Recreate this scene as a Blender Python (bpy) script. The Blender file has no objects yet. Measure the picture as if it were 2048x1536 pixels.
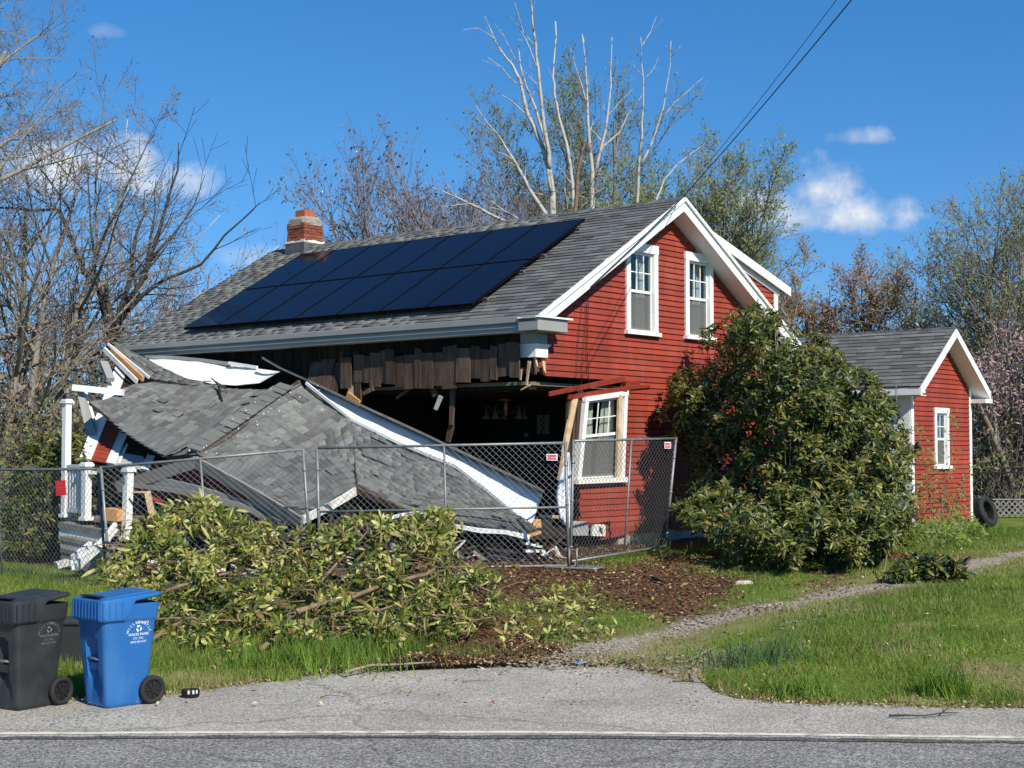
import bpy, bmesh, math, random
import numpy as np
from mathutils import Vector, Matrix, Quaternion
R=math.radians
rng=random.Random(7); nrg=np.random.default_rng(11)
sc=bpy.context.scene
# ------------------------------------------------------------------ camera, sky, sun, exposure
F_PX=2960.0; HORIZON=901.0; CAM_H=2.3          # photograph is 2048 x 1536
PITCH=math.atan((HORIZON-768)/F_PX)
cam_d=bpy.data.cameras.new('camera'); cam=bpy.data.objects.new('camera',cam_d); sc.collection.objects.link(cam)
cam.location=(0,0,CAM_H); cam.rotation_euler=(R(90)+PITCH,0,0)
cam_d.sensor_width=36; cam_d.lens=36*F_PX/2048; cam_d.clip_start=.1; cam_d.clip_end=2000
sc.camera=cam
SUN=Vector((.704,-1.137,1.04)).normalized()
sun_d=bpy.data.lights.new('sun','SUN'); sun_d.energy=5.0; sun_d.angle=R(.53); sun_d.color=(1,.93,.80)
sun=bpy.data.objects.new('sun',sun_d); sc.collection.objects.link(sun)
sun.rotation_euler=(-SUN).to_track_quat('-Z','Y').to_euler(); sun.location=(8,-10,20)
vs=sc.view_settings; sc.display_settings.display_device='sRGB'
vs.view_transform='Standard'; vs.look='None'; vs.exposure=0.38; vs.gamma=1; vs.use_curve_mapping=False
world=bpy.data.worlds.new('World'); sc.world=world; world.use_nodes=True
sc.cycles.use_denoising=True
sc.cycles.max_bounces=6; sc.cycles.transparent_max_bounces=12
def ray(px,py):
    xc=(px-1024)/F_PX; zc=(768-py)/F_PX
    return Vector((xc,math.cos(PITCH)-zc*math.sin(PITCH),math.sin(PITCH)+zc*math.cos(PITCH)))
def at(px,py,Y):
    d=ray(px,py); return Vector((0,0,CAM_H))+d*(Y/d.y)
def build_world():
    nt=world.node_tree; nt.nodes.clear(); N=nt.nodes.new; L=nt.links.new
    out=N('ShaderNodeOutputWorld'); bg=N('ShaderNodeBackground'); bg.inputs['Strength'].default_value=.095
    sky=N('ShaderNodeTexSky'); sky.sky_type='NISHITA'; sky.sun_disc=False
    sky.sun_elevation=math.asin(SUN.z); sky.sun_rotation=math.atan2(SUN.x,SUN.y)
    sky.air_density=1.0; sky.dust_density=.0; sky.ozone_density=1.6; sky.altitude=0
    hsv=N('ShaderNodeHueSaturation'); hsv.inputs['Saturation'].default_value=1.40; hsv.inputs['Hue'].default_value=.503; hsv.inputs['Value'].default_value=1.30
    L(sky.outputs[0],hsv.inputs['Color'])
    tc=N('ShaderNodeTexCoord'); nrm=N('ShaderNodeVectorMath'); nrm.operation='NORMALIZE'; L(tc.outputs['Generated'],nrm.inputs[0])
    lift=N('ShaderNodeVectorMath'); lift.operation='ADD'; lift.inputs[1].default_value=(0,0,.14); L(nrm.outputs[0],lift.inputs[0]); ln=N('ShaderNodeVectorMath'); ln.operation='NORMALIZE'; L(lift.outputs[0],ln.inputs[0]); L(ln.outputs[0],sky.inputs[0])
    nz=N('ShaderNodeTexNoise'); nz.inputs['Scale'].default_value=30; nz.inputs['Detail'].default_value=5; nz.inputs['Roughness'].default_value=.6
    L(nrm.outputs[0],nz.inputs['Vector'])
    def M(op,a,b=None,c=None,clamp=False):
        n=N('ShaderNodeMath'); n.operation=op; n.use_clamp=clamp
        for i,x in enumerate((a,b,c)):
            if x is None: continue
            if isinstance(x,(int,float)): n.inputs[i].default_value=x
            else: L(x,n.inputs[i])
        return n.outputs[0]
    def dot(v):
        n=N('ShaderNodeVectorMath'); n.operation='DOT_PRODUCT'; L(nrm.outputs[0],n.inputs[0]); n.inputs[1].default_value=v; return n.outputs['Value']
    total=None; shade=None
    # clouds low over the horizon: (pixel centre, half width, half height in pixels, density)
    for cx,cy,rx,ry,den in [(240,335,140,80,1.0),(330,365,125,62,1.0),(90,345,150,75,1.0),(1640,385,100,80,.95),(1715,435,135,55,1.0),(1580,425,120,65,.85),
                            (1728,275,75,24,.65),(215,66,48,20,.4),(520,520,110,34,.55)]:
        c=ray(cx,cy).normalized(); right=Vector((0,0,1)).cross(c).normalized()*-1; up=right.cross(c).normalized()
        if up.z<0: up=-up
        a=M('DIVIDE',dot(right),rx/F_PX); b=M('DIVIDE',dot(up*1.0),ry/F_PX)
        b=M('SUBTRACT',b,c.dot(up)/(ry/F_PX))
        bl=M('MULTIPLY',b,M('ADD',1.0,M('MULTIPLY',M('LESS_THAN',b,0),.45)))      # flatter cloud base
        r2=M('ADD',M('MULTIPLY',a,a),M('MULTIPLY',bl,bl))
        e=M('ADD',M('SUBTRACT',1.0,r2),M('MULTIPLY',M('SUBTRACT',nz.outputs['Fac'],.5),3.6))
        m=M('MULTIPLY',M('MULTIPLY',e,.78,clamp=True),den)
        front=M('GREATER_THAN',dot(c),.9); m=M('MULTIPLY',m,front)
        s=M('MULTIPLY',m,M('ADD',M('MULTIPLY',b,.35),.5,clamp=True))
        total=m if total is None else M('MAXIMUM',total,m)
        shade=s if shade is None else M('MAXIMUM',shade,s)
    nz2=N('ShaderNodeTexNoise'); nz2.inputs['Scale'].default_value=55; nz2.inputs['Detail'].default_value=6; L(nrm.outputs[0],nz2.inputs['Vector'])
    cr=N('ShaderNodeMix'); cr.data_type='RGBA'; cr.inputs[6].default_value=(5.6,5.9,6.4,1); cr.inputs[7].default_value=(8.6,8.7,8.8,1)
    L(M('ADD',shade,M('MULTIPLY',M('SUBTRACT',nz2.outputs['Fac'],.5),1.1),clamp=True),cr.inputs[0])
    mx=N('ShaderNodeMix'); mx.data_type='RGBA'
    L(M('MULTIPLY',M('POWER',total,1.3),.92),mx.inputs[0]); L(hsv.outputs[0],mx.inputs[6]); L(cr.outputs[2],mx.inputs[7])
    L(mx.outputs[2],bg.inputs['Color']); L(bg.outputs[0],out.inputs[0])
build_world(); world.cycles.sampling_method='MANUAL'; world.cycles.sample_map_resolution=128

# ------------------------------------------------------------------ materials
MATS={}
def nodes(name):
    m=bpy.data.materials.new(name); m.use_nodes=True; nt=m.node_tree; b=nt.nodes['Principled BSDF']; MATS[name]=m
    return m,nt,b,nt.nodes.new,nt.links.new
def mat(name,col,rough=.7,var=.15,scale=6.0,bump=0.0,bscale=60.0,spec=.35,metal=0.0,objvar=0.0,stretch=None,col2=None,mix=(.45,.65),trans=0.0,det=6):
    """base colour broken up by noise, optional second colour, fine bump, random tone for each object"""
    m,nt,b,N,L=nodes(name)
    tc=N('ShaderNodeTexCoord'); src=tc.outputs['Object']
    if stretch:
        mp=N('ShaderNodeMapping'); mp.inputs['Scale'].default_value=stretch; L(src,mp.inputs[0]); src=mp.outputs[0]
    nz=N('ShaderNodeTexNoise'); nz.inputs['Scale'].default_value=scale; nz.inputs['Detail'].default_value=det; L(src,nz.inputs['Vector'])
    rp=N('ShaderNodeValToRGB'); c=Vector(col[:3]); c2=Vector(col2[:3]) if col2 else None
    if c2 is None:
        rp.color_ramp.elements[0].position=.3; rp.color_ramp.elements[1].position=.7
        rp.color_ramp.elements[0].color=(*(c*(1-var)),1); rp.color_ramp.elements[1].color=(*(c*(1+var)),1)
    else:
        rp.color_ramp.elements[0].position=mix[0]; rp.color_ramp.elements[1].position=mix[1]
        rp.color_ramp.elements[0].color=(*c,1); rp.color_ramp.elements[1].color=(*c2,1)
    L(nz.outputs['Fac'],rp.inputs[0]); col_out=rp.outputs[0]
    if objvar:
        oi=N('ShaderNodeObjectInfo'); mr=N('ShaderNodeMapRange'); mr.inputs[3].default_value=1-objvar; mr.inputs[4].default_value=1+objvar
        L(oi.outputs['Random'],mr.inputs[0]); hv=N('ShaderNodeHueSaturation'); L(mr.outputs[0],hv.inputs['Value']); L(col_out,hv.inputs['Color']); col_out=hv.outputs[0]
    L(col_out,b.inputs['Base Color']); b.inputs['Roughness'].default_value=rough; b.inputs['Specular IOR Level'].default_value=spec; b.inputs['Metallic'].default_value=metal
    if bump:
        n2=N('ShaderNodeTexNoise'); n2.inputs['Scale'].default_value=bscale; n2.inputs['Detail'].default_value=4; L(src,n2.inputs['Vector'])
        bp=N('ShaderNodeBump'); bp.inputs['Strength'].default_value=bump; bp.inputs['Distance'].default_value=.02; L(n2.outputs['Fac'],bp.inputs['Height']); L(bp.outputs[0],b.inputs['Normal'])
    if trans:
        tr=N('ShaderNodeBsdfTranslucent'); L(col_out,tr.inputs[0]); ms=N('ShaderNodeMixShader'); ms.inputs[0].default_value=trans
        L(b.outputs[0],ms.inputs[1]); L(tr.outputs[0],ms.inputs[2]); L(ms.outputs[0],nt.nodes['Material Output'].inputs[0])
    return m
RED=(.255,.038,.021)
def red_siding():
    m,nt,b,N,L=nodes('red_paint'); ge=N('ShaderNodeNewGeometry'); pos=ge.outputs['Position']
    def nz(sc_,det,stretch=None):
        n=N('ShaderNodeTexNoise'); n.inputs['Scale'].default_value=sc_; n.inputs['Detail'].default_value=det; src=pos
        if stretch: mp=N('ShaderNodeMapping'); mp.inputs['Scale'].default_value=stretch; L(pos,mp.inputs[0]); src=mp.outputs[0]
        L(src,n.inputs['Vector']); return n.outputs['Fac']
    def rng_(src,a,b_,c,d):
        r=N('ShaderNodeMapRange'); r.inputs[1].default_value=a; r.inputs[2].default_value=b_; r.inputs[3].default_value=c; r.inputs[4].default_value=d; L(src,r.inputs[0]); return r.outputs[0]
    oi=N('ShaderNodeObjectInfo'); v=N('ShaderNodeMath'); v.operation='MULTIPLY'; L(rng_(oi.outputs['Random'],0,1,.86,1.10),v.inputs[0]); L(rng_(nz(.7,5),.3,.7,.84,1.14),v.inputs[1])
    v2=N('ShaderNodeMath'); v2.operation='MULTIPLY'; L(v.outputs[0],v2.inputs[0]); L(rng_(nz(5,4,(1,1,.12)),.3,.7,.88,1.10),v2.inputs[1])
    fade=N('ShaderNodeMix'); fade.data_type='RGBA'; fade.inputs[6].default_value=(*RED,1); fade.inputs[7].default_value=(.30,.085,.060,1); L(rng_(nz(2.2,6),.52,.80,0,.55),fade.inputs[0])
    dirt=N('ShaderNodeMix'); dirt.data_type='RGBA'; dirt.inputs[7].default_value=(.10,.045,.035,1); L(fade.outputs[2],dirt.inputs[6]); L(rng_(nz(9,6,(1,1,.25)),.60,.80,0,.5),dirt.inputs[0])
    hv=N('ShaderNodeHueSaturation'); L(v2.outputs[0],hv.inputs['Value']); L(dirt.outputs[2],hv.inputs['Color']); L(hv.outputs[0],b.inputs['Base Color'])
    b.inputs['Roughness'].default_value=.68; b.inputs['Specular IOR Level'].default_value=.3
    bp=N('ShaderNodeBump'); bp.inputs['Strength'].default_value=.18; bp.inputs['Distance'].default_value=.01; L(nz(40,4,(1,1,3)),bp.inputs['Height']); L(bp.outputs[0],b.inputs['Normal'])
red_siding()
mat('red_paint_worn',(.20,.026,.020),.75,.1,3,.2,30,col2=(.30,.045,.03),mix=(.4,.7))
mat('white_paint',(.74,.74,.71),.5,.05,3,.05,20,objvar=.03)
mat('white_worn',(.70,.69,.64),.6,.1,5,.15,40,col2=(.42,.38,.31),mix=(.52,.72))
mat('white_metal',(.76,.78,.78),.38,.04,4,.03,20)
mat('grey_and_shaded_trim',(.27,.27,.255),.5,.05,3)  # grey trim; on eave boards and pilaster it carries their shade as colour
mat('trim_taupe',(.24,.22,.20),.55,.08,4)
for i,c in enumerate([(.092,.094,.092),(.118,.121,.118),(.142,.146,.141),(.175,.179,.169),(.108,.104,.098),(.156,.162,.149)]):
    mat('shingle%d'%i,c,.93,.16,9,.5,160,spec=.2,objvar=.10)
mat('tar_paper',(.075,.060,.052),.85,.25,8,.3,60)
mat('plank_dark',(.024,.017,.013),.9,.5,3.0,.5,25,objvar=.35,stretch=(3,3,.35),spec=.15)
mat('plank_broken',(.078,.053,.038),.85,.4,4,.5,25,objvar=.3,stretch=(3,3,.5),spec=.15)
mat('raw_wood',(.55,.29,.11),.7,.2,5,.2,30,stretch=(1,1,6))
mat('raw_wood_pale',(.50,.37,.22),.7,.25,6,.2,30,objvar=.15)
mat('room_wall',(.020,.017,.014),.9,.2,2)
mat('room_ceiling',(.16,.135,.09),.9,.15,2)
mat('brass',(.20,.085,.045),.35,.2,6,metal=.9)
mat('lamp_glass',(.05,.042,.034),.4,.1,6)
mat('picture_paper',(.30,.26,.19),.8,.1,5); mat('picture_ink',(.06,.05,.04),.8,.1,5)
mat('brick',(.235,.070,.040),.85,.3,9,.5,60,objvar=.3)
mat('mortar',(.27,.245,.20),.9,.25,12,.6,50)
mat('clay',(.36,.095,.045),.8,.12,6,.2,40)
mat('lead',(.085,.092,.10),.6,.35,6)
mat('concrete',(.30,.285,.25),.9,.25,5,.6,40)
mat('galv',(.20,.208,.208),.48,.2,12,metal=.35,spec=.5)
mat('galv_dark',(.125,.135,.135),.5,.25,9,metal=.3,spec=.4)
mat('wire',(.19,.20,.20),.5,.15,20,metal=.3)
mat('black_wire',(.012,.012,.012),.6,.1,5)
mat('panel_frame',(.003,.003,.004),.75,.1,5,spec=.08)
mat('bark_pale',(.40,.37,.32),.9,.3,7,.4,30,col2=(.13,.118,.10),mix=(.5,.68))
mat('bark_grey',(.225,.198,.162),.9,.3,5,.4,30)
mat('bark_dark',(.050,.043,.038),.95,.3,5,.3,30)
mat('bark_mid',(.175,.152,.128),.95,.3,5,.3,30)
mat('bark_purple',(.225,.195,.18),.95,.3,5)
mat('bark_olive',(.16,.15,.115),.95,.3,5)
mat('cut_branch',(.22,.15,.095),.85,.4,10,.5,40,col2=(.10,.07,.05),mix=(.4,.7))
mat('leaf_spring',(.19,.23,.075),.7,.35,3,trans=.3)
mat('leaf_olive',(.165,.19,.065),.7,.35,3,trans=.3)
mat('leaf_brown',(.23,.135,.058),.8,.35,3,trans=.2)
mat('leaf_bud',(.085,.062,.055),.8,.3,3)
mat('leaf_pink',(.50,.33,.36),.8,.3,3,trans=.3)
mat('leaf_yellow',(.23,.22,.05),.7,.35,3,trans=.3)
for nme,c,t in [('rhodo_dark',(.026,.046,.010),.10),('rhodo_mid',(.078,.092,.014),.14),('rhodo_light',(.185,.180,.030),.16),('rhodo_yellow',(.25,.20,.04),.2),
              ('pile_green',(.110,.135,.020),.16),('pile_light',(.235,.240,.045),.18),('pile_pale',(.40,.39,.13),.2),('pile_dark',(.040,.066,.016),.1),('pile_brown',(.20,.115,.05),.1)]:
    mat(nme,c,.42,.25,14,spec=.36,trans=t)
mat('rubber',(.018,.018,.019),.75,.25,9,.3,60)
mat('sign_red',(.55,.022,.03),.5,.06,5); mat('sign_maroon',(.30,.012,.022),.6,.15,9); mat('sign_white',(.75,.74,.72),.5,.05,5)
mat('bin_blue',(.016,.108,.315),.40,.06,3,.05,90,spec=.4,col2=(.045,.150,.345),mix=(.50,.80),stretch=(2,2,.5),det=9)
mat('bin_black',(.020,.023,.024),.48,.2,5,.08,90,spec=.4,col2=(.034,.038,.038),mix=(.4,.75))
mat('bin_text',(.72,.76,.80),.6,.05,4); mat('bin_text_grey',(.16,.165,.165),.6,.1,4)
mat('wheel_black',(.012,.012,.012),.55,.1,5)
mat('cloth',(.62,.64,.70),.85,.1,6,.3,12)
mat('curtain',(.50,.50,.47),.9,.12,10,trans=.15); mat('curtain_dark',(.20,.21,.20),.9,.15,10)
mat('screen_grey',(.165,.17,.168),.8,.05,20)
mat('grey_board',(.33,.345,.34),.8,.12,6); mat('weathered_grey',(.19,.18,.165),.9,.3,6,.4,40,stretch=(1,1,1))
mat('tote_dark',(.03,.033,.034),.55,.1,4)
mat('stone',(.33,.295,.24),.9,.25,12,.4,50,objvar=.3)
mat('litter_rust',(.155,.072,.035),.9,.3,9); mat('litter_tan',(.36,.24,.125),.9,.3,9); mat('litter_dark',(.055,.034,.022),.95,.3,9); mat('litter_pale',(.42,.36,.24),.9,.2,9)
mat('glass_shard',(.25,.42,.42),.12,.1,5,spec=.7)
mat('yellow_ball',(.62,.36,.06),.6,.1,4)
mat('blue_scrap',(.12,.22,.55),.6,.1,4)
def glass_mat():
    m,nt,b,N,L=nodes('glass'); nt.nodes.remove(b)
    t=N('ShaderNodeBsdfTransparent'); t.inputs[0].default_value=(.90,.93,.91,1); g=N('ShaderNodeBsdfGlossy'); g.inputs['Roughness'].default_value=.04; g.inputs[0].default_value=(.9,.95,1,1)
    fr=N('ShaderNodeLayerWeight'); fr.inputs[0].default_value=.5; pw=N('ShaderNodeMath'); pw.operation='POWER'; pw.inputs[1].default_value=4; L(fr.outputs['Facing'],pw.inputs[0]); ad=N('ShaderNodeMath'); ad.operation='MULTIPLY_ADD'; ad.inputs[1].default_value=.8; ad.inputs[2].default_value=.035; L(pw.outputs[0],ad.inputs[0])
    mx=N('ShaderNodeMixShader'); L(ad.outputs[0],mx.inputs[0]); L(t.outputs[0],mx.inputs[1]); L(g.outputs[0],mx.inputs[2]); L(mx.outputs[0],nt.nodes['Material Output'].inputs[0])
glass_mat()
def screen_mat():
    m,nt,b,N,L=nodes('screen_mesh'); b.inputs['Base Color'].default_value=(.15,.155,.15,1); b.inputs['Roughness'].default_value=.9; t=N('ShaderNodeBsdfTransparent'); mx=N('ShaderNodeMixShader'); mx.inputs[0].default_value=.48
    L(t.outputs[0],mx.inputs[1]); L(b.outputs[0],mx.inputs[2]); L(mx.outputs[0],nt.nodes['Material Output'].inputs[0])
screen_mat()
def solar_mat():
    m,nt,b,N,L=nodes('solar_cell'); tc=N('ShaderNodeTexCoord')
    br=N('ShaderNodeTexBrick'); br.offset=0; br.inputs['Scale'].default_value=1; br.inputs['Color1'].default_value=(.0045,.006,.016,1); br.inputs['Color2'].default_value=(.006,.008,.020,1); br.inputs['Mortar'].default_value=(.003,.004,.010,1)
    br.inputs['Mortar Size'].default_value=.004; br.inputs['Brick Width'].default_value=.165; br.inputs['Row Height'].default_value=.083
    L(tc.outputs['Object'],br.inputs[0]); L(br.outputs[0],b.inputs['Base Color']); b.inputs['Roughness'].default_value=.07; b.inputs['IOR'].default_value=1.42; b.inputs['Specular IOR Level'].default_value=.085
solar_mat()
def asphalt(name,c,dark,light,sc_=85):
    m,nt,b,N,L=nodes(name); tc=N('ShaderNodeTexCoord')
    v=N('ShaderNodeTexVoronoi'); v.inputs['Scale'].default_value=sc_; L(tc.outputs['Object'],v.inputs['Vector'])
    sp=N('ShaderNodeSeparateColor'); L(v.outputs['Color'],sp.inputs[0])
    r=N('ShaderNodeValToRGB'); e=r.color_ramp.elements; e[0].position=0; e[0].color=(*dark,1); e[1].position=1; e[1].color=(*light,1)
    k=r.color_ramp.elements.new(.5); k.color=(*c,1); L(sp.outputs[0],r.inputs[0])
    n=N('ShaderNodeTexNoise'); n.inputs['Scale'].default_value=.9; n.inputs['Detail'].default_value=8; L(tc.outputs['Object'],n.inputs['Vector'])
    mr=N('ShaderNodeMapRange'); mr.inputs[1].default_value=.3; mr.inputs[2].default_value=.7; mr.inputs[3].default_value=.80; mr.inputs[4].default_value=1.15; L(n.outputs['Fac'],mr.inputs[0])
    hv=N('ShaderNodeHueSaturation'); L(r.outputs[0],hv.inputs['Color']); L(mr.outputs[0],hv.inputs['Value'])
    # oily and sandy stains stretched along the road
    mp=N('ShaderNodeMapping'); mp.inputs['Scale'].default_value=(.5,3,1); L(tc.outputs['Object'],mp.inputs[0])
    n2=N('ShaderNodeTexNoise'); n2.inputs['Scale'].default_value=1.3; n2.inputs['Detail'].default_value=5; L(mp.outputs[0],n2.inputs['Vector'])
    mr2=N('ShaderNodeMapRange'); mr2.inputs[1].default_value=.56; mr2.inputs[2].default_value=.72; mr2.inputs[3].default_value=0; mr2.inputs[4].default_value=.35; L(n2.outputs['Fac'],mr2.inputs[0])
    mx=N('ShaderNodeMix'); mx.data_type='RGBA'; mx.inputs[7].default_value=(*dark,1); L(mr2.outputs[0],mx.inputs[0]); L(hv.outputs[0],mx.inputs[6])
    wn=N('ShaderNodeTexNoise'); wn.inputs['Scale'].default_value=2.5; wn.inputs['Detail'].default_value=5; L(tc.outputs['Object'],wn.inputs['Vector'])
    wv=N('ShaderNodeVectorMath'); wv.operation='MULTIPLY_ADD'; wv.inputs[1].default_value=(.55,.55,0); L(wn.outputs['Color'],wv.inputs[0]); L(tc.outputs['Object'],wv.inputs[2])
    ck=N('ShaderNodeTexVoronoi'); ck.feature='DISTANCE_TO_EDGE'; ck.inputs['Scale'].default_value=.30; L(wv.outputs[0],ck.inputs['Vector'])
    cm=N('ShaderNodeMapRange'); cm.inputs[1].default_value=.0015; cm.inputs[2].default_value=.006; cm.inputs[3].default_value=.42; cm.inputs[4].default_value=0; L(ck.outputs['Distance'],cm.inputs[0])
    cx=N('ShaderNodeMix'); cx.data_type='RGBA'; cx.inputs[7].default_value=(*(Vector(dark)*.45),1); L(cm.outputs[0],cx.inputs[0]); L(mx.outputs[2],cx.inputs[6]); L(cx.outputs[2],b.inputs['Base Color'])
    b.inputs['Roughness'].default_value=.9; b.inputs['Specular IOR Level'].default_value=.25
    bp=N('ShaderNodeBump'); bp.inputs['Strength'].default_value=.7; bp.inputs['Distance'].default_value=.006; L(v.outputs['Distance'],bp.inputs['Height']); L(bp.outputs[0],b.inputs['Normal'])
asphalt('asphalt_road',(.190,.182,.166),(.085,.082,.077),(.40,.385,.355),64)
asphalt('asphalt_old',(.325,.300,.256),(.20,.184,.157),(.52,.485,.42),66)
asphalt('asphalt_patch',(.085,.082,.078),(.045,.044,.042),(.17,.165,.155),60)
mat('road_paint',(.68,.65,.53),.7,.15,7,.3,60,col2=(.34,.32,.27),mix=(.50,.66),det=8)
def ground_mat():
    m,nt,b,N,L=nodes('ground_soil'); at_=N('ShaderNodeAttribute'); at_.attribute_name='cover'; sp=N('ShaderNodeSeparateColor'); L(at_.outputs['Color'],sp.inputs[0]); tc=N('ShaderNodeTexCoord')
    def nz(s,d=6):
        n=N('ShaderNodeTexNoise'); n.inputs['Scale'].default_value=s; n.inputs['Detail'].default_value=d; L(tc.outputs['Object'],n.inputs['Vector']); return n.outputs['Fac']
    def ramp(src,c0,c1,p0=.35,p1=.65):
        r=N('ShaderNodeValToRGB'); e=r.color_ramp.elements; e[0].position=p0; e[1].position=p1; e[0].color=(*c0,1); e[1].color=(*c1,1); L(src,r.inputs[0]); return r.outputs[0]
    def mix(f,a,b_):
        n=N('ShaderNodeMix'); n.data_type='RGBA'; L(f,n.inputs[0]); L(a,n.inputs[6]); L(b_,n.inputs[7]); return n.outputs[2]
    grass=ramp(nz(1.6),(.085,.135,.018),(.14,.18,.03)); dry=ramp(nz(7),(.19,.145,.075),(.30,.24,.13))
    grav=ramp(nz(45,3),(.16,.135,.10),(.44,.39,.31)); mulch=ramp(nz(30,5),(.045,.027,.016),(.17,.085,.042))
    g2=mix(sp.outputs[2],grass,dry); g3=mix(sp.outputs[1],g2,mulch); g4=mix(sp.outputs[0],g3,grav); L(g4,b.inputs['Base Color'])
    b.inputs['Roughness'].default_value=.95; b.inputs['Specular IOR Level'].default_value=.15
    bp=N('ShaderNodeBump'); bp.inputs['Strength'].default_value=.8; bp.inputs['Distance'].default_value=.03; L(nz(28,6),bp.inputs['Height']); L(bp.outputs[0],b.inputs['Normal'])
ground_mat()
for nme,c in [('grass_a',(.135,.225,.028)),('grass_b',(.185,.265,.042)),('grass_c',(.090,.165,.020)),('grass_dry',(.34,.28,.13)),('grass_blue',(.10,.165,.06))]:
    mat(nme,c,.6,.25,1.2,spec=.3,trans=.35)

# ------------------------------------------------------------------ mesh helpers
COL=sc.collection
XF={}                                   # world matrix of every root
def rootmat(o): return XF.get(o.name,Matrix.Identity(4))
def tag(o,label=None,cat=None,group=None,kind=None):
    if label: o['label']=label
    if cat: o['category']=cat
    if group: o['group']=group
    if kind: o['kind']=kind
    return o
def thing(name,loc,label,cat,rz=0,group=None):
    o=bpy.data.objects.new(name,None); COL.objects.link(o); o.empty_display_size=.2
    o.location=loc; o.rotation_euler=(0,0,rz); XF[o.name]=Matrix.Translation(Vector(loc))@Matrix.Rotation(rz,4,'Z')
    return tag(o,label,cat,group)
class MB:
    """collects shapes and links them as ONE mesh object"""
    def __init__(s): s.v=[]; s.f=[]; s.m=[]; s.cur=0
    def add(s,vs_,fs):
        o=len(s.v); s.v+= [tuple(x) for x in vs_]; s.f+=[tuple(i+o for i in f) for f in fs]; s.m+=[s.cur]*len(fs); return s
    def hexa(s,c):     # 8 corners: bottom ring 0-3, top ring 4-7
        return s.add(c,[(3,2,1,0),(4,5,6,7),(0,1,5,4),(1,2,6,5),(2,3,7,6),(3,0,4,7)])
    def box(s,x0,x1,y0,y1,z0,z1):
        return s.hexa([(x0,y0,z0),(x1,y0,z0),(x1,y1,z0),(x0,y1,z0),(x0,y0,z1),(x1,y0,z1),(x1,y1,z1),(x0,y1,z1)])
    def beam(s,p,q,w,h,up=(0,0,1),w2=None,h2=None):   # bar of width w (sideways) and height h (along up)
        p=Vector(p); q=Vector(q); d=(q-p).normalized(); up=Vector(up); sd=d.cross(up)
        if sd.length<1e-4: sd=d.cross(Vector((1,0,0)))
        sd.normalize(); u=sd.cross(d).normalized(); w2=w if w2 is None else w2; h2=h if h2 is None else h2
        c=[p-sd*w/2-u*h/2,p+sd*w/2-u*h/2,q+sd*w2/2-u*h2/2,q-sd*w2/2-u*h2/2,p-sd*w/2+u*h/2,p+sd*w/2+u*h/2,q+sd*w2/2+u*h2/2,q-sd*w2/2+u*h2/2]
        return s.hexa(c)
    def tube(s,pts,rad,n=6,cap=True):
        pts=[Vector(p) for p in pts]; k=len(pts); rad=[rad]*k if isinstance(rad,(int,float)) else rad
        ref=None; o=len(s.v); 
        for i,p in enumerate(pts):
            d=(pts[min(i+1,k-1)]-pts[max(i-1,0)]); d=d.normalized() if d.length>1e-9 else Vector((0,0,1))
            if ref is None: ref=d.orthogonal().normalized()
            ref=ref-d*ref.dot(d); ref=ref.normalized() if ref.length>1e-6 else d.orthogonal().normalized()
            b=d.cross(ref)
            for j in range(n):
                a=2*math.pi*j/n; s.v.append(tuple(p+(ref*math.cos(a)+b*math.sin(a))*rad[i]))
        for i in range(k-1):
            for j in range(n):
                s.f.append((o+i*n+j,o+i*n+(j+1)%n,o+(i+1)*n+(j+1)%n,o+(i+1)*n+j)); s.m.append(s.cur)
        if cap and n>3:
            s.f.append(tuple(o+j for j in reversed(range(n)))); s.m.append(s.cur); s.f.append(tuple(o+(k-1)*n+j for j in range(n))); s.m.append(s.cur)
        return s
    def lathe(s,prof,n=24,M=None,closed=False):
        M=M or Matrix.Identity(4); o=len(s.v)
        for (r,z) in prof:
            for j in range(n):
                a=2*math.pi*j/n; s.v.append(tuple(M@Vector((r*math.cos(a),r*math.sin(a),z))))
        k=len(prof)
        for i in range(k if closed else k-1):
            i2=(i+1)%k
            for j in range(n):
                s.f.append((o+i*n+j,o+i*n+(j+1)%n,o+i2*n+(j+1)%n,o+i2*n+j)); s.m.append(s.cur)
        return s
    def prism(s,poly,d):   # polygon (list of 3D points) extruded by vector d
        n=len(poly); p=[Vector(x) for x in poly]; d=Vector(d); v=p+[x+d for x in p]
        fs=[tuple(reversed(range(n))),tuple(range(n,2*n))]+[(i,(i+1)%n,(i+1)%n+n,i+n) for i in range(n)]
        return s.add(v,fs)
    def build(s,name,mats,parent=None,world=True,smooth=False,kind=None,base=None,bevel=0):
        me=bpy.data.meshes.new(name); V=s.v
        if parent is not None and world:
            Mi=rootmat(parent).inverted(); V=[tuple(Mi@Vector(v)) for v in V]
        if base is not None: V=[(v[0]-base[0],v[1]-base[1],v[2]-base[2]) for v in V]
        me.from_pydata(V,[],s.f)
        mats=[mats] if isinstance(mats,str) else mats
        for m in mats: me.materials.append(MATS[m])
        if len(mats)>1: me.polygons.foreach_set('material_index',s.m)
        if smooth: me.polygons.foreach_set('use_smooth',[True]*len(s.f))
        me.update(); o=bpy.data.objects.new(name,me); COL.objects.link(o)
        if base is not None: o.location=base
        if parent is not None: o.parent=parent; XF[o.name]=rootmat(parent)
        if kind: o['kind']=kind
        if bevel:
            md=o.modifiers.new('bevel','BEVEL'); md.width=bevel; md.segments=2; md.limit_method='ANGLE'
        return o
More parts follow.
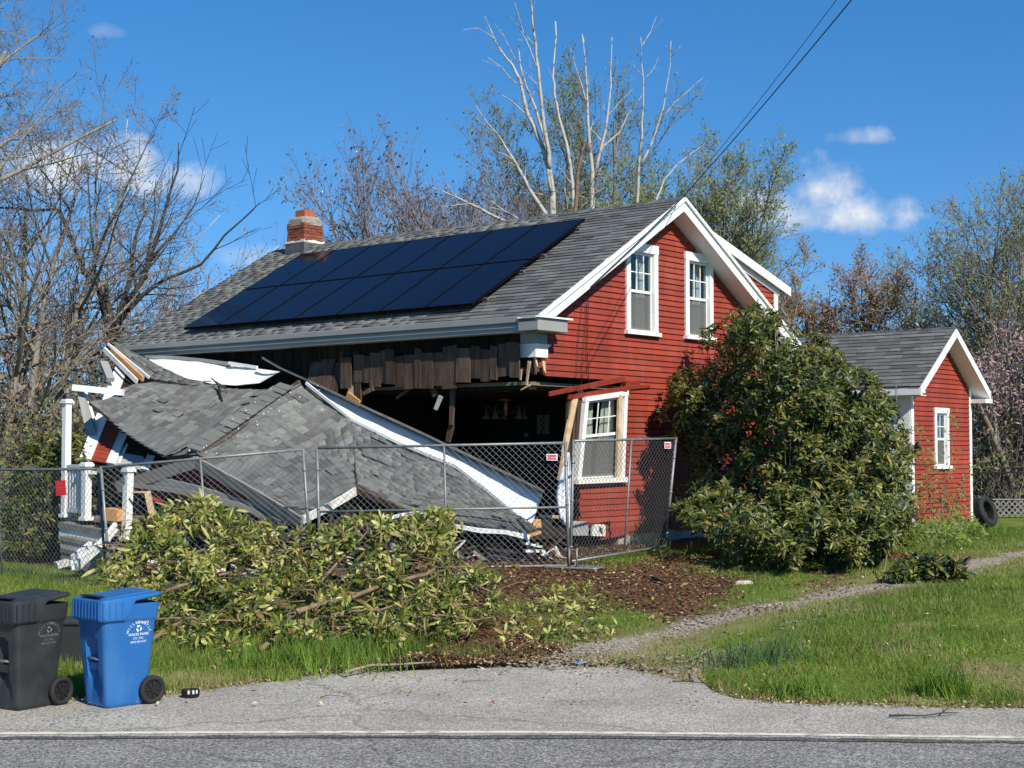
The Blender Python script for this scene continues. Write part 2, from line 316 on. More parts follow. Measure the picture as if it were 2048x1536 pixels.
def npmesh(name,V,Fc,mats,midx=None,parent=None,world=True,kind=None,smooth=False):
    me=bpy.data.meshes.new(name); V=np.asarray(V,np.float32)
    if parent is not None and world:
        Mi=np.array(rootmat(parent).inverted(),np.float32); V=V@Mi[:3,:3].T+Mi[:3,3]
    Fc=np.asarray(Fc,np.int32); k=Fc.shape[1]; n=len(Fc)
    me.vertices.add(len(V)); me.vertices.foreach_set('co',V.ravel()); me.loops.add(n*k); me.loops.foreach_set('vertex_index',Fc.ravel())
    me.polygons.add(n); me.polygons.foreach_set('loop_start',np.arange(n,dtype=np.int32)*k); me.polygons.foreach_set('loop_total',np.full(n,k,np.int32))
    for m in ([mats] if isinstance(mats,str) else mats): me.materials.append(MATS[m])
    if midx is not None: me.polygons.foreach_set('material_index',np.asarray(midx,np.int32))
    if smooth: me.polygons.foreach_set('use_smooth',np.ones(n,bool))
    me.update(); me.validate(); o=bpy.data.objects.new(name,me); COL.objects.link(o)
    if parent is not None: o.parent=parent; XF[o.name]=rootmat(parent)
    if kind: o['kind']=kind
    return o
def piece(name,mesh,M,parent,world=True):
    """one more object that shares a mesh, placed by a matrix"""
    o=bpy.data.objects.new(name,mesh); COL.objects.link(o); o.parent=parent
    o.matrix_basis=(rootmat(parent).inverted()@M) if world else M
    return o
def unit(name,vs_,fs,m):
    me=bpy.data.meshes.new(name); me.from_pydata(vs_,[],fs); me.materials.append(MATS[m]); me.update(); return me
def frame(p,x,y,z):
    return Matrix(((x[0],y[0],z[0],p[0]),(x[1],y[1],z[1],p[1]),(x[2],y[2],z[2],p[2]),(0,0,0,1)))
def sstep(a,b,x):
    t=np.clip((x-a)/(b-a),0,1); return t*t*(3-2*t)
def lerp(a,b,t): return a+(b-a)*t
def pline(pts,t):      # point at 0..1 along a polyline, by length
    pts=[Vector(p) for p in pts]; ls=[(pts[i+1]-pts[i]).length for i in range(len(pts)-1)]; T=sum(ls)*min(max(t,0),1)
    for i,l in enumerate(ls):
        if T<=l or i==len(ls)-1: return pts[i].lerp(pts[i+1],T/l if l else 0)
        T-=l
# ------------------------------------------------------------------ ground, road
def gz_np(x,y):
    b=np.interp(y,[-1e4,14.6,15.6,17.5,20,22.3,27,32,60,400,3000],[0,0,.05,.20,.41,.57,.62,.69,.75,1.2,1.2])
    cross=-.37*sstep(-1.0,-6.0,x)*sstep(15.5,22,y)
    bank=.14*sstep(1.6,3.4,x)*sstep(13.35,14.6,y)*(1-sstep(17,21,y))
    bl=.07*sstep(-2.5,-4.0,x)*sstep(13.9,15.2,y)*(1-sstep(16,19,y))
    bank2=.24*sstep(2.5,8.5,x)*sstep(13.8,16.2,y)*(1-sstep(17.5,22.5,y))
    return b+cross+bank+bl+bank2
def gz(x,y): return float(gz_np(np.float64(x),np.float64(y)))
def gpt(px,py,up=0.0):
    d=ray(px,py); z=0.0
    for _ in range(40):
        t=(z-CAM_H)/d.z; p=Vector((d.x*t,d.y*t,z)); z=.5*z+.5*gz(p.x,p.y)
    p.z=gz(p.x,p.y)+up; return p
PAVE_PX=[(-420,1402),(-60,1400),(120,1400),(330,1391),(460,1374),(600,1354),(740,1343),(860,1338),(1000,1334),(1120,1334),(1250,1336),(1375,1341),(1392,1352),(1388,1366),(1425,1382),(1470,1397),(1540,1405),(1650,1409),(1800,1413),(2048,1417),(2500,1428)]
def flat(px,py): d=ray(px,py); t=-CAM_H/d.z; return Vector((d.x*t,d.y*t,0))
PAVE=[flat(*q) for q in PAVE_PX]
pave_x=np.array([p.x for p in PAVE]); pave_y=np.array([p.y for p in PAVE])
def pave_edge(x): 
    o=np.argsort(pave_x); return np.interp(x,pave_x[o],pave_y[o])
def dist_poly(x,y,pts):
    d=np.full(x.shape,1e9)
    for a,b in zip(pts[:-1],pts[1:]):
        ax,ay=a.x,a.y; dx,dy=b.x-ax,b.y-ay; t=np.clip(((x-ax)*dx+(y-ay)*dy)/(dx*dx+dy*dy),0,1)
        d=np.minimum(d,np.hypot(x-ax-t*dx,y-ay-t*dy))
    return d
RUT_A=[gpt(*q) for q in [(1080,1322),(1180,1300),(1300,1272),(1420,1242),(1600,1205),(1800,1165),(2048,1108),(2300,1060)]]
RUT_B=[gpt(*q) for q in [(1360,1342),(1420,1325),(1500,1290),(1640,1235),(1900,1165),(2200,1100)]]
def fbm(x,y,s,seed=0,o=4):
    r=np.zeros(np.shape(x)); a=1; g=np.random.default_rng(seed)
    for k in range(o):
        for _ in range(3):
            th=g.uniform(0,6.283); ph=g.uniform(0,6.283); f=s*(1.9**k)*g.uniform(.7,1.3)
            r=r+a*np.sin((x*math.cos(th)+y*math.sin(th))*f+ph+1.3*np.sin((x*math.sin(th)-y*math.cos(th))*f*.7+ph*2))/3
        a*=.55
    return r
HX0=Vector((.437,24.22,0)); TH=R(50.08)
def cover(x,y):
    n=fbm(x,y,2.2,3)
    gr=np.clip(1.35-dist_poly(x,y,RUT_A)/.26+n*.65,0,1)*.9
    gr=np.maximum(gr,np.clip(.9-dist_poly(x,y,RUT_B)/.3+n*.7,0,1)*.55*sstep(19,15,y))
    mouth=np.clip(1.2-np.hypot((x-.9)/1.25,(y-15.75)/.62)+n*.3,0,1); gr=np.maximum(gr,mouth*.30)
    mul=np.clip(1.7-np.hypot((x-1.25)/2.15,(y-20.9)/2.3)*1.1+n*.5,0,1)
    mul=np.maximum(mul,np.clip(1.1-np.hypot((x-.7)/1.3,(y-15.6)/.42)+n*.45,0,1)*.8)
    mul=np.maximum(mul,np.clip(1.3-np.hypot((x+.55)/1.1,(y-17.2)/1.3)+n*.4,0,1))
    mul=np.maximum(mul,np.clip(1.4-np.hypot((x-5.0)/2.4,(y-24.3)/1.3)+n*.3,0,1))
    hx=(x-HX0.x)*math.cos(TH)+(y-HX0.y)*math.sin(TH); hy=-(x-HX0.x)*math.sin(TH)+(y-HX0.y)*math.cos(TH)
    mul=np.maximum(mul,((hx>-4.2)&(hx<8.6)&(hy>-1.0)&(hy<12.5))*1.0)
    ed=y-pave_edge(x); dry=np.clip(1.1-np.abs(ed)/.35+n*.5,0,1)*.8
    dry=np.maximum(dry,np.clip(.9-np.hypot((x+3.3)/.75,(y-14.75)/.42)+n*.4,0,1))
    dry=np.maximum(dry,np.clip(1.0-np.hypot((x-5.1)/1.0,(y-14.3)/.7)+n*.7,0,1))
    dry=np.maximum(dry,np.clip(1.5-dist_poly(x,y,RUT_A)/.8+n*.6,0,1)*.6)
    dry=np.maximum(dry,np.clip(n*.7-.3,0,.4))
    return gr,mul,dry
def build_ground():
    xs=np.concatenate([[-900,-300,-120,-60,-35,-22,-16],np.arange(-12,13.01,.14),[16,22,35,60,120,300,900]])
    ys=np.concatenate([[-60,-20,0,6,10],np.arange(12,34.01,.14),[36,39,43,48,55,65,80,110,160,300,900,1800]])
    X,Y=np.meshgrid(xs,ys); Z=gz_np(X,Y)
    ed=Y-pave_edge(X); Z=np.where(ed<0,-.045,Z+.012*fbm(X,Y,5,9)*(np.abs(X)<13)*(Y<34))
    Z=np.where((ed>=0)&(ed<.25),Z-.02*(1-ed/.25),Z)
    nx,ny=len(xs),len(ys); V=np.stack([X.ravel(),Y.ravel(),Z.ravel()],1)
    i=np.arange((ny-1)*(nx-1)); r,c=i//(nx-1),i%(nx-1); a=r*nx+c; Fc=np.stack([a,a+1,a+nx+1,a+nx],1)
    o=npmesh('ground',V,Fc,'ground_soil',smooth=True); tag(o,'grassy yard ground rising gently towards the house','ground',kind='structure')
    g,m,d=cover(X.ravel(),Y.ravel()); at_=o.data.color_attributes.new('cover','FLOAT_COLOR','POINT')
    at_.data.foreach_set('color',np.stack([g,m,d,np.ones_like(g)],1).astype(np.float32).ravel())
build_ground()
def build_road():
    LINE=[flat(*q) for q in [(-700,1470),(0,1468),(500,1465.5),(1024,1465),(1500,1469),(2048,1476),(2900,1490)]]
    def strip(near,far,z,name,m,wob=0):
        V=[];Fc=[]
        n=len(near)
        for a,b in zip(near,far): V+=[(a[0],a[1],z),(b[0],b[1],z)]
        for i in range(n-1): Fc.append((2*i,2*i+2,2*i+3,2*i+1))
        return npmesh(name,V,Fc,m)
    xs=np.linspace(-14,15,120); lx=np.array([p.x for p in LINE]); ly=np.array([p.y for p in LINE])
    le=np.interp(xs,lx,ly)
    o=strip([(x,-30) for x in xs],[(x,y-.14) for x,y in zip(xs,le)],.0,'road','asphalt_road'); tag(o,'dark grey asphalt road lane along the front','road',kind='structure')
    fx=np.linspace(-14,15,400); fl=np.interp(fx,lx,ly); ed=pave_edge(fx)+.05*fbm(fx,fx*0,6,4)
    o=strip([(x,y-.14) for x,y in zip(fx,fl)],list(zip(fx,ed)),.002,'road_shoulder','asphalt_old'); tag(o,'worn pale asphalt shoulder and driveway apron','shoulder',kind='structure')
    o=strip([(x,y-.045) for x,y in zip(fx,fl)],[(x,y+.045) for x,y in zip(fx,fl)],.006,'edge_line','road_paint'); tag(o,'white painted line along the road edge','road marking',kind='structure')
    w=.02+.05*fbm(fx,fx*0,1.5,8)
    o=strip([(x,y-.14-.10-abs(a)) for x,y,a in zip(fx,fl,w)],[(x,y-.14+.03*b) for x,y,b in zip(fx,fl,fbm(fx,fx*0,9,2))],.0065,'asphalt_seam','asphalt_patch'); tag(o,'dark tar seam beside the white edge line','road seam',kind='structure')
build_road()
# ------------------------------------------------------------------ the red house
WOODS=['plank_dark','plank_broken']
house=thing('red_house',HX0,'large red clapboard house with grey shingle roof and its side wall torn open','house',TH)
HM=rootmat(house); HV=Vector((math.cos(TH),math.sin(TH),0)); HU=Vector((-math.sin(TH),math.cos(TH),0))
def hit(px,py,p0,n):
    d=ray(px,py); o=Vector((0,0,CAM_H)); return o+d*((p0-o).dot(n)/d.dot(n))
def gable(px,py,a=.38):      # house-local point (b,a,z) on the gable wall plane
    return HM.inverted()@hit(px,py,HX0+HU*a,HU)
def eave(px,py,b=.35): return HM.inverted()@hit(px,py,HX0+HV*b,HV)
ZE,ZR,WR,LR=4.539,7.022,4.3,11.56; KR=(ZR-ZE)/WR; SL=math.hypot(1,KR)
def rz_(b): return ZE+KR*(b if b<WR else 2*WR-b)
class Loc(MB):
    def build(s,name,mats,parent=None,**k): return MB.build(s,name,mats,parent or house,world=False,**k)
GA=.38; EB=.35
SHN=6
SH_ME=[unit('shingle',[(0,0,0),(1,0,0),(1,1,0),(0,1,0),(0,0,1),(1,0,1)],[(0,3,2,1),(0,1,5,4),(4,5,2,3),(0,4,3),(1,2,5)],'shingle%d'%i) for i in range(SHN)]
SH_W=[.10,.26,.28,.16,.08,.12]
def shingle_field(parent,frames,world,near,limit=300,name='shingle'):
    """frames: list of (matrix, tone); the nearest become parts of their own, the rest one joined part"""
    order=sorted(range(len(frames)),key=lambda i:near(frames[i][0].translation))
    for i in order[:limit]: piece(name,SH_ME[frames[i][1]],frames[i][0],parent,world=world)
    rest=order[limit:]
    if rest:
        base=np.array([(0,0,0,1),(1,0,0,1),(1,1,0,1),(0,1,0,1),(0,0,1,1),(1,0,1,1)],np.float32)
        Ms=np.array([frames[i][0] for i in rest],np.float32); V=np.einsum('nij,kj->nki',Ms,base)[:,:,:3].reshape(-1,3)
        tri=np.array([(0,1,5),(0,5,4),(4,5,2),(4,2,3),(0,4,3),(1,2,5)]); Fc=(np.arange(len(rest))[:,None,None]*6+tri[None]).reshape(-1,3)
        mi=np.repeat([frames[i][1] for i in rest],6)
        npmesh('shingles',V,Fc,['shingle%d'%i for i in range(SHN)],mi,parent,world=world,kind='stuff')
def flat_roof_frames(p0,ex,ey,en,W,Lg,expo=.142,seed=1,wid=(.15,.42),thick=.016):
    r=random.Random(seed); fr=[]; k=0; y=0
    while y<Lg-.02:
        x=-r.random()*.3
        while x<W:
            w=r.uniform(*wid); x0=max(x,0); x1=min(x+w,W)
            if x1-x0>.03:
                ln=min(expo*1.35,Lg-y); t=thick*r.uniform(.75,1.25)
                p=p0+ex*(x0+.002)+ey*(y+r.uniform(-.004,.004))+en*.004
                fr.append((frame(p,ex*(x1-x0-.005),ey*ln,en*t),r.choices(range(SHN),SH_W)[0]))
            x+=w
        y+=expo; k+=1
    return fr
def build_house_roof():
    m=Loc()
    for s in (0,1):   # two slabs
        b0=0 if s==0 else 2*WR; th=.10
        m.hexa([(b0,0,ZE-th),(WR,0,ZR-th),(WR,LR,ZR-th),(b0,LR,ZE-th),(b0,0,ZE),(WR,0,ZR),(WR,LR,ZR),(b0,LR,ZE)] if s==0 else
               [(WR,0,ZR-th),(b0,0,ZE-th),(b0,LR,ZE-th),(WR,LR,ZR-th),(WR,0,ZR),(b0,0,ZE),(b0,LR,ZE),(WR,LR,ZR)])
    roof=m.build('roof','shingle1')
    ex=Vector((0,1,0)); ey=Vector((1,0,KR)).normalized(); en=Vector((-KR,0,1)).normalized()
    fr=flat_roof_frames(Vector((-.03,-.02,ZE-.03*KR)),ex,ey,en,LR+.04,SL*WR+.02,seed=3,wid=(.18,.5),thick=.02)
    shingle_field(roof,fr,False,lambda p:p.y)
    # ridge cap
    y=-.02
    while y<LR:
        n=unit('ridge_cap',[(WR-.15,y,ZR-.15*KR+.028),(WR,y,ZR+.03),(WR+.15,y,ZR-.15*KR+.028),(WR-.15,y+.2,ZR-.15*KR+.014),(WR,y+.2,ZR+.016),(WR+.15,y+.2,ZR-.15*KR+.014),
               (WR-.15,y,ZR-.15*KR+.012),(WR,y,ZR+.014),(WR+.15,y,ZR-.15*KR+.012)],[(0,3,4,1),(1,4,5,2),(6,0,1,7),(7,1,2,8)],'shingle%d'%rng.choice([0,1,2]))
        piece('ridge_shingle',n,Matrix.Identity(4),roof,world=False); y+=.2
    # eave boards, with their shade put into the grey
    Loc().box(-.075,.02,-.0,LR,ZE-.125,ZE-.012).build('gutter_board','grey_and_shaded_trim',bevel=.012)
    Loc().box(-.02,.06,.0,LR,ZE-.27,ZE-.127).build('fascia','grey_and_shaded_trim')
    Loc().box(-.045,-.018,.0,LR,ZE-.20,ZE-.165).build('moulding','grey_and_shaded_trim')
    Loc().box(.06,EB+.02,.0,LR,ZE-.262,ZE-.235).build('soffit','white_paint')
    # rake boards (white, two steps) and their soffits, both slopes
    for s in (0,1):
        def P(b,z,a,off): 
            bb=b if s==0 else 2*WR-b; return (bb,a,z+off)
        for (nm,a0,a1,t0,t1,mm) in [('rake_board',-.03,.03,-.25,-.065,'white_paint'),('rake_crown',-.075,.05,-.062,.006,'white_paint'),('rake_soffit',.03,GA+.02,-.25,-.225,'white_paint')]:
            m=Loc(); b0=-.03; 
            z0=ZE+KR*b0; c=[P(b0,z0,a0,t0),P(WR,ZR,a0,t0),P(WR,ZR,a1,t0),P(b0,z0,a1,t0),P(b0,z0,a0,t1),P(WR,ZR,a0,t1),P(WR,ZR,a1,t1),P(b0,z0,a1,t1)]
            m.hexa(c).build(nm,mm)
    # eave return at the near corner with its sloping cap
    Loc().box(-.075,.72,-.05,GA,ZE-.27,ZE-.06).build('eave_return','grey_and_shaded_trim',bevel=.012)
    Loc().hexa([(-.1,-.1,ZE-.058),(.80,-.1,ZE-.058),(.80,GA,ZE-.058),(-.1,GA,ZE-.058),(.02,-.1,ZE-.03),(.80,-.1,ZE-.03),(.80,GA,ZE+.03),(.02,GA,ZE+.03)]).build('return_cap','white_paint')
    Loc().box(2*WR-.72,2*WR+.07,-.05,GA,ZE-.27,ZE-.06).build('eave_return','white_paint')
    # pilaster capital under the return
    Loc().box(.28,.60,.30,.62,4.08,ZE-.272).build('pilaster','grey_and_shaded_trim')  # white shaft under the return, its shade put into the grey colour
    Loc().hexa([(.27,.285,4.03),(.62,.285,4.03),(.62,.62,4.03),(.27,.62,4.03),(.24,.25,4.08),(.66,.25,4.08),(.66,.62,4.08),(.24,.62,4.08)]).build('pilaster_cap','white_paint')
    Loc().box(.28,.61,.29,.62,3.86,4.03).build('pilaster_block','white_paint')
    # shed dormer on the rear slope
    a0=.41; bA,bB=5.0,8.42; top=lambda b: 6.38-.28*(b-6.2)
    ck=Loc().prism([(bA,a0,rz_(bA)-.02),(bB,a0,rz_(bB)-.02),(bB,a0,top(bB)),(bA,a0,top(bA))],(0,3.2,0)).build('dormer','red_paint')
    z=rz_(bB)
    while z<top(bA):
        bs=max(bA,WR+(ZR-z)/KR-.05); be=min(bB,6.2+(6.36-z)/.28)
        if be-bs>.1: piece('clapboard',CLAP,frame((bs,a0,z),Vector((be-bs,0,0)),Vector((0,1,0)),Vector((0,0,1))),ck,world=False)
        z+=.105
    def slab(nm,mm,ya,yb,t0,t1,b0,b1): Loc().hexa([(b0,ya,top(b0)+t0),(b1,ya,top(b1)+t0),(b1,yb,top(b1)+t0),(b0,yb,top(b0)+t0),(b0,ya,top(b0)+t1),(b1,ya,top(b1)+t1),(b1,yb,top(b1)+t1),(b0,yb,top(b0)+t1)]).build(nm,mm)
    slab('dormer_roof','shingle1',a0-.14,a0+3.2,0,.08,5.0,8.75); slab('dormer_rake','white_paint',a0-.17,a0-.142,-.11,.07,5.0,8.78); slab('dormer_rake_step','white_paint',a0-.06,a0-.02,-.20,-.0,4.9,8.5)
    Loc().box(bB-.12,bB+.03,a0-.045,a0+.12,rz_(bB)-.1,top(bB)-.02).build('dormer_corner_board','white_paint')
def clap_unit(m):
    e=.105; return unit('clapboard',[(0,0,0),(1,0,0),(1,-.034,0),(0,-.034,0),(0,0,e*1.08),(1,0,e*1.08),(1,-.006,e*1.08),(0,-.006,e*1.08)],[(0,1,2,3),(4,7,6,5),(3,2,6,7),(0,3,7,4),(1,5,6,2)],m)
CLAP=clap_unit('red_paint')
def window(parent,P,W,Hh,n_out=.05,cols=3,rows=2,upper=.5,name='window',head=.16,side=.12,sill=.07,back=.10,curtain='curtain',screen=True,sash_skew=0.0):
    """P(s,t,d): s,t metres across and up, d metres out of the wall. Part window > casing pieces, sash, muntin, pane, curtain"""
    def bx(m,s0,s1,t0,t1,d0,d1):
        m.hexa([P(s0,t0,d1),P(s1,t0,d1),P(s1,t0,d0),P(s0,t0,d0),P(s0,t1,d1),P(s1,t1,d1),P(s1,t1,d0),P(s0,t1,d0)]); return m
    m=MB(); bx(m,0,side,sill,Hh-head,-back,n_out); bx(m,W-side,W,sill,Hh-head,-back,n_out); bx(m,-.01,W+.01,Hh-head,Hh,-back,n_out+.008)
    w=m.build(name,'white_paint',parent,world=False)
    def sub(nm,mm,*bs):
        m=MB(); [bx(m,*b) for b in bs]; return m.build(nm,mm,w,world=False)
    sub('sill','white_paint',(-.04,W+.04,0,sill-.002,-back,n_out+.05))
    x0,x1,y0,y1=side,W-side,sill,Hh-head; mid=lerp(y0,y1,upper); f=.045
    du,dl=-.005,-.045
    sub('upper_sash','white_paint',(x0+.01,x0+f,mid,y1-.005,-.03,du),(x1-f,x1-.01,mid,y1-.005,-.03,du),(x0+f,x1-f,y1-f,y1-.005,-.03,du),(x0+f,x1-f,mid-.02,mid+.03,-.03,du+.004))
    gw=x1-x0-2*f; gh=y1-f-mid-.03; b_=[]
    for i in range(1,cols): xx=x0+f+gw*i/cols; b_.append((xx-.009,xx+.009,mid+.031,y1-f-.001,-.024,-.010))
    for q in b_: sub('muntin','white_paint',q)
    for j in range(1,rows): yy=mid+.03+gh*j/rows; sub('muntin','white_paint',(x0+f+.001,x1-f-.001,yy-.009,yy+.009,-.0235,-.0105))
    for i in range(cols):
        for j in range(rows):
            xa=x0+f+gw*i/cols; ya=mid+.03+gh*j/rows; sub('pane','glass',(xa+.003,xa+gw/cols-.003,ya+.003,ya+gh/rows-.003,-.0215,-.0185))
    sub('lower_sash','white_paint',(x0+.01,x0+f,y0+.005,mid-.021,-.06,dl),(x1-f,x1-.01,y0+.005,mid-.021,-.06,dl),(x0+f,x1-f,y0+.005,y0+f+.02,-.06,dl))
    sub('pane','glass',(x0+f+.002,x1-f-.002,y0+f+.022,mid-.022,-.055,-.052))
    if screen: sub('screen_frame','white_paint',(x0+.012,x0+.034,y0+.006,mid-.022,-.040,-.018),(x1-.034,x1-.012,y0+.006,mid-.022,-.040,-.018),(x0+.034,x1-.034,y0+.006,y0+.03,-.040,-.018))
    if screen: sub('insect_screen','screen_mesh',(x0+.034,x1-.034,y0+.03,mid-.022,-.031,-.0295))
    # curtains: two pleated sheets a hand's breadth behind the glass, and a dark blind of the room beyond
    for (sa,sb,tb) in ((x0+.02,lerp(x0,x1,.47),y0),(lerp(x0,x1,.54),x1-.02,y0)):
        m=MB(); k=18; o=[]
        for i in range(k+1):
            s=lerp(sa,sb,i/k); d=-.16-.018*math.sin(i*1.9); o.append((P(s,tb,d),P(lerp(s,(sa if sa<x0+.1 else sb),.18 if 1 else 0),y1,d)))
        for i in range(k): m.add([o[i][0],o[i+1][0],o[i+1][1],o[i][1]],[(0,1,2,3)])
        m.build('curtain',curtain,w,world=False,smooth=True)
    return w
def wall_rows(parent,ivals,z0,z1,a,base,mesh=None,jit=.002):
    """clapboard courses: ivals(z) gives the spans (b0,b1) that are covered at that height"""
    z=z0
    while z<z1:
        for b0,b1 in ivals(z):
            # long courses are made of butted boards
            cuts=[b0]; 
            while b1-cuts[-1]>4.6: cuts.append(cuts[-1]+rng.uniform(2.2,3.8))
            cuts.append(b1)
            for c0,c1 in zip(cuts[:-1],cuts[1:]):
                if c1-c0>.03: piece('clapboard',mesh or CLAP,frame((c0+.0015,a+rng.uniform(-jit,0),z+rng.uniform(-jit,jit)),Vector((c1-c0-.003,0,0)),Vector((0,1,0)),Vector((0,0,1))),parent,world=False)
        z+=.105
def build_gable_wall():
    # backing wall, with the openings left out
    m=Loc(); a0,a1=GA+.002,GA+.10
    zt=3.64
    wz=[(2.99,3.90,4.46,5.98),(4.93,5.81,4.48,5.99)]
    bs=[.36,1.0,2.0,2.99,3.90,4.3,4.93,5.81,6.6,7.4,8.25]
    for b0,b1 in zip(bs[:-1],bs[1:]):
        lo=zt+.05; w_=[w for w in wz if abs(w[0]-b0)<.01]
        tp=lambda b: rz_(b)-.2
        if w_:
            m.box(b0,b1,a0,a1,lo,w_[0][2]); m.prism([(b0,a0,w_[0][3]),(b1,a0,w_[0][3]),(b1,a0,tp(b1)),(b0,a0,tp(b0))],(0,a1-a0,0))
        else: m.prism([(b0,a0,lo),(b1,a0,lo),(b1,a0,tp(b1)),(b0,a0,tp(b0))],(0,a1-a0,0))
    m.box(2.92,8.25,a0,a1,.78,zt+.049); m.box(1.62,2.919,a0,a1,.98,1.76)
    wall=m.build('gable_wall','red_paint')
    wins=[(2.945,3.945,4.41,6.10),(4.885,5.855,4.43,6.11)]
    def iv(z):
        zt_=z+.06; bl=max(.62 if z<4.3 else .37,(zt_-(ZE-.22))/KR); br=min(8.25,2*WR-(zt_-(ZE-.22))/KR)
        if bl>=br: return []
        if z<1.72: bl=1.58+.02*math.sin(z*40)
        elif z<3.36: bl=2.97
        elif z<3.55: bl=2.90+.25*(3.6-z)
        sp=[(bl,br)]
        for w0,w1,za,zb in wins:
            if z+.10>za and z<zb:
                n=[]
                for s0,s1 in sp:
                    if s1<=w0 or s0>=w1: n.append((s0,s1)); continue
                    if w0-s0>.03: n.append((s0,w0+.004))
                    if s1-w1>.03: n.append((w1-.004,s1))
                sp=n
        return sp
    wall_rows(wall,iv,.93,ZR-.25,GA,wall)
    for i,(w0,w1,za,zb) in enumerate(wins):
        def P(s,t,d,w0=w0,za=za): return (w0+s,GA-.012-d,za+t)
        window(house,P,w1-w0,zb-za,name='window',cols=3,rows=2,upper=.50)
    # torn, tilted window at the lower left: four corners in the wall plane
    q=[gable(1150,968,.33),gable(1245,964,.36),gable(1252,781,.36),gable(1168,794,.30)]
    W_,H_=1.34,1.62
    def P(s,t,d):
        a=s/W_; b=t/H_; p=(q[0].lerp(q[1],a)).lerp(q[3].lerp(q[2],a),b); return (p.x,p.y-d,p.z)
    w=window(house,P,W_,H_,name='window',side=.10,head=.09,sill=.09,cols=3,rows=2,upper=.54,curtain='curtain')
    w['label']='twisted lower window with cracked casing'
    # bare stud between casing and sash, and shredded wood to the left
    for (px0,py0,px1,py1,w_,mm,a) in [(1240,790,1234,955,.10,'raw_wood_pale',.30),(1150,792,1128,905,.14,'raw_wood_pale',.33),(1138,800,1132,1010,.10,'plank_broken',.36),(1147,812,1141,1040,.07,'plank_broken',.34),
                                 (1128,905,1118,960,.06,'raw_wood_pale',.30),(1158,790,1152,880,.12,'plank_broken',.36),(1160,780,1166,800,.10,'raw_wood_pale',.33),(1133,900,1136,1060,.05,'plank_dark',.45)]:
        p0=gable(px0,py0,a); p1=gable(px1,py1,a); Loc().beam(p0,p1,w_,.05,(0,-1,0),w2=w_*.7).build('broken_stud',mm)
    # hanging strips of clapboard over the window
    for (x0,y0,x1,y1,h0,h1,a) in [(1098,788,1250,757,.07,.10,.22),(1136,794,1254,778,.08,.10,.30),(1250,770,1279,768,.12,.12,.345),(1252,776,1300,772,.07,.05,.33)]:
        p0=gable(x0,y0,a); p1=gable(x1,y1,a); Loc().beam(p0,p1,.03,h0,(0,-.25,1),h2=h1).build('loose_clapboard','red_paint')
    # ragged sheathing edge under the upper wall
    r=random.Random(5); x=.55
    while x<2.85:
        w_=r.uniform(.12,.35); d=r.uniform(.06,.19); m=Loc(); zt_=3.72
        m.prism([(x,GA-.005,zt_),(x+w_,GA-.005,zt_),(x+w_-r.uniform(0,.04),GA-.005,zt_-d*r.uniform(.6,1.1)),(x+w_*.5,GA-.005,zt_-d),(x+.02,GA-.005,zt_-d*r.uniform(.5,1))],(0,.06,0)); m.build('sheathing_splinter','plank_broken'); x+=w_+r.uniform(-.01,.05)
    for i in range(9):
        b=r.uniform(.35,.62); L_=r.uniform(.15,.34); Loc().beam((b,.36+r.uniform(0,.05),3.86),(b+r.uniform(-.03,.03),.34,3.86-L_),.045,.03,(0,1,0),w2=.02).build('splinter',r.choice(['raw_wood_pale','plank_broken','plank_broken']))
    # foundation, skirt board, crawl space
    m=Loc(); m.box(2.75,8.25,GA+.01,GA+.30,.25,.86); m.build('foundation','concrete')
    Loc().box(2.2,4.42,GA-.03,GA+.02,.84,.93).build('skirt_board','red_paint_worn'); 
    Loc().beam((3.72,GA-.08,.86),(4.34,GA-.06,.90),.05,.17,(0,-.1,1)).build('skirt_board','red_paint_worn')
    Loc().beam((2.1,GA-.05,.78),(2.95,GA-.05,.86),.05,.11,(0,0,1)).build('skirt_board','red_paint_worn')
    Loc().box(4.15,4.36,GA-.12,GA+.005,.30,.83).build('foundation_pier','concrete')
    for (x0,y0,x1,y1,mm,nm) in [(1146,1040,1177,1071,'grey_board','loose_panel'),(1185,1046,1211,1072,'white_worn','loose_panel')]:
        a=gable(x0,y1,.28); b=gable(x1,y0,.26); Loc().hexa([(a.x,a.y,a.z),(b.x,a.y-.02,a.z-.02),(b.x,a.y+.02,a.z-.02),(a.x,a.y+.04,a.z),(a.x+.02,b.y+.03,b.z),(b.x,b.y,b.z-.03),(b.x,b.y+.04,b.z-.03),(a.x+.02,b.y+.07,b.z)]).build(nm,mm)
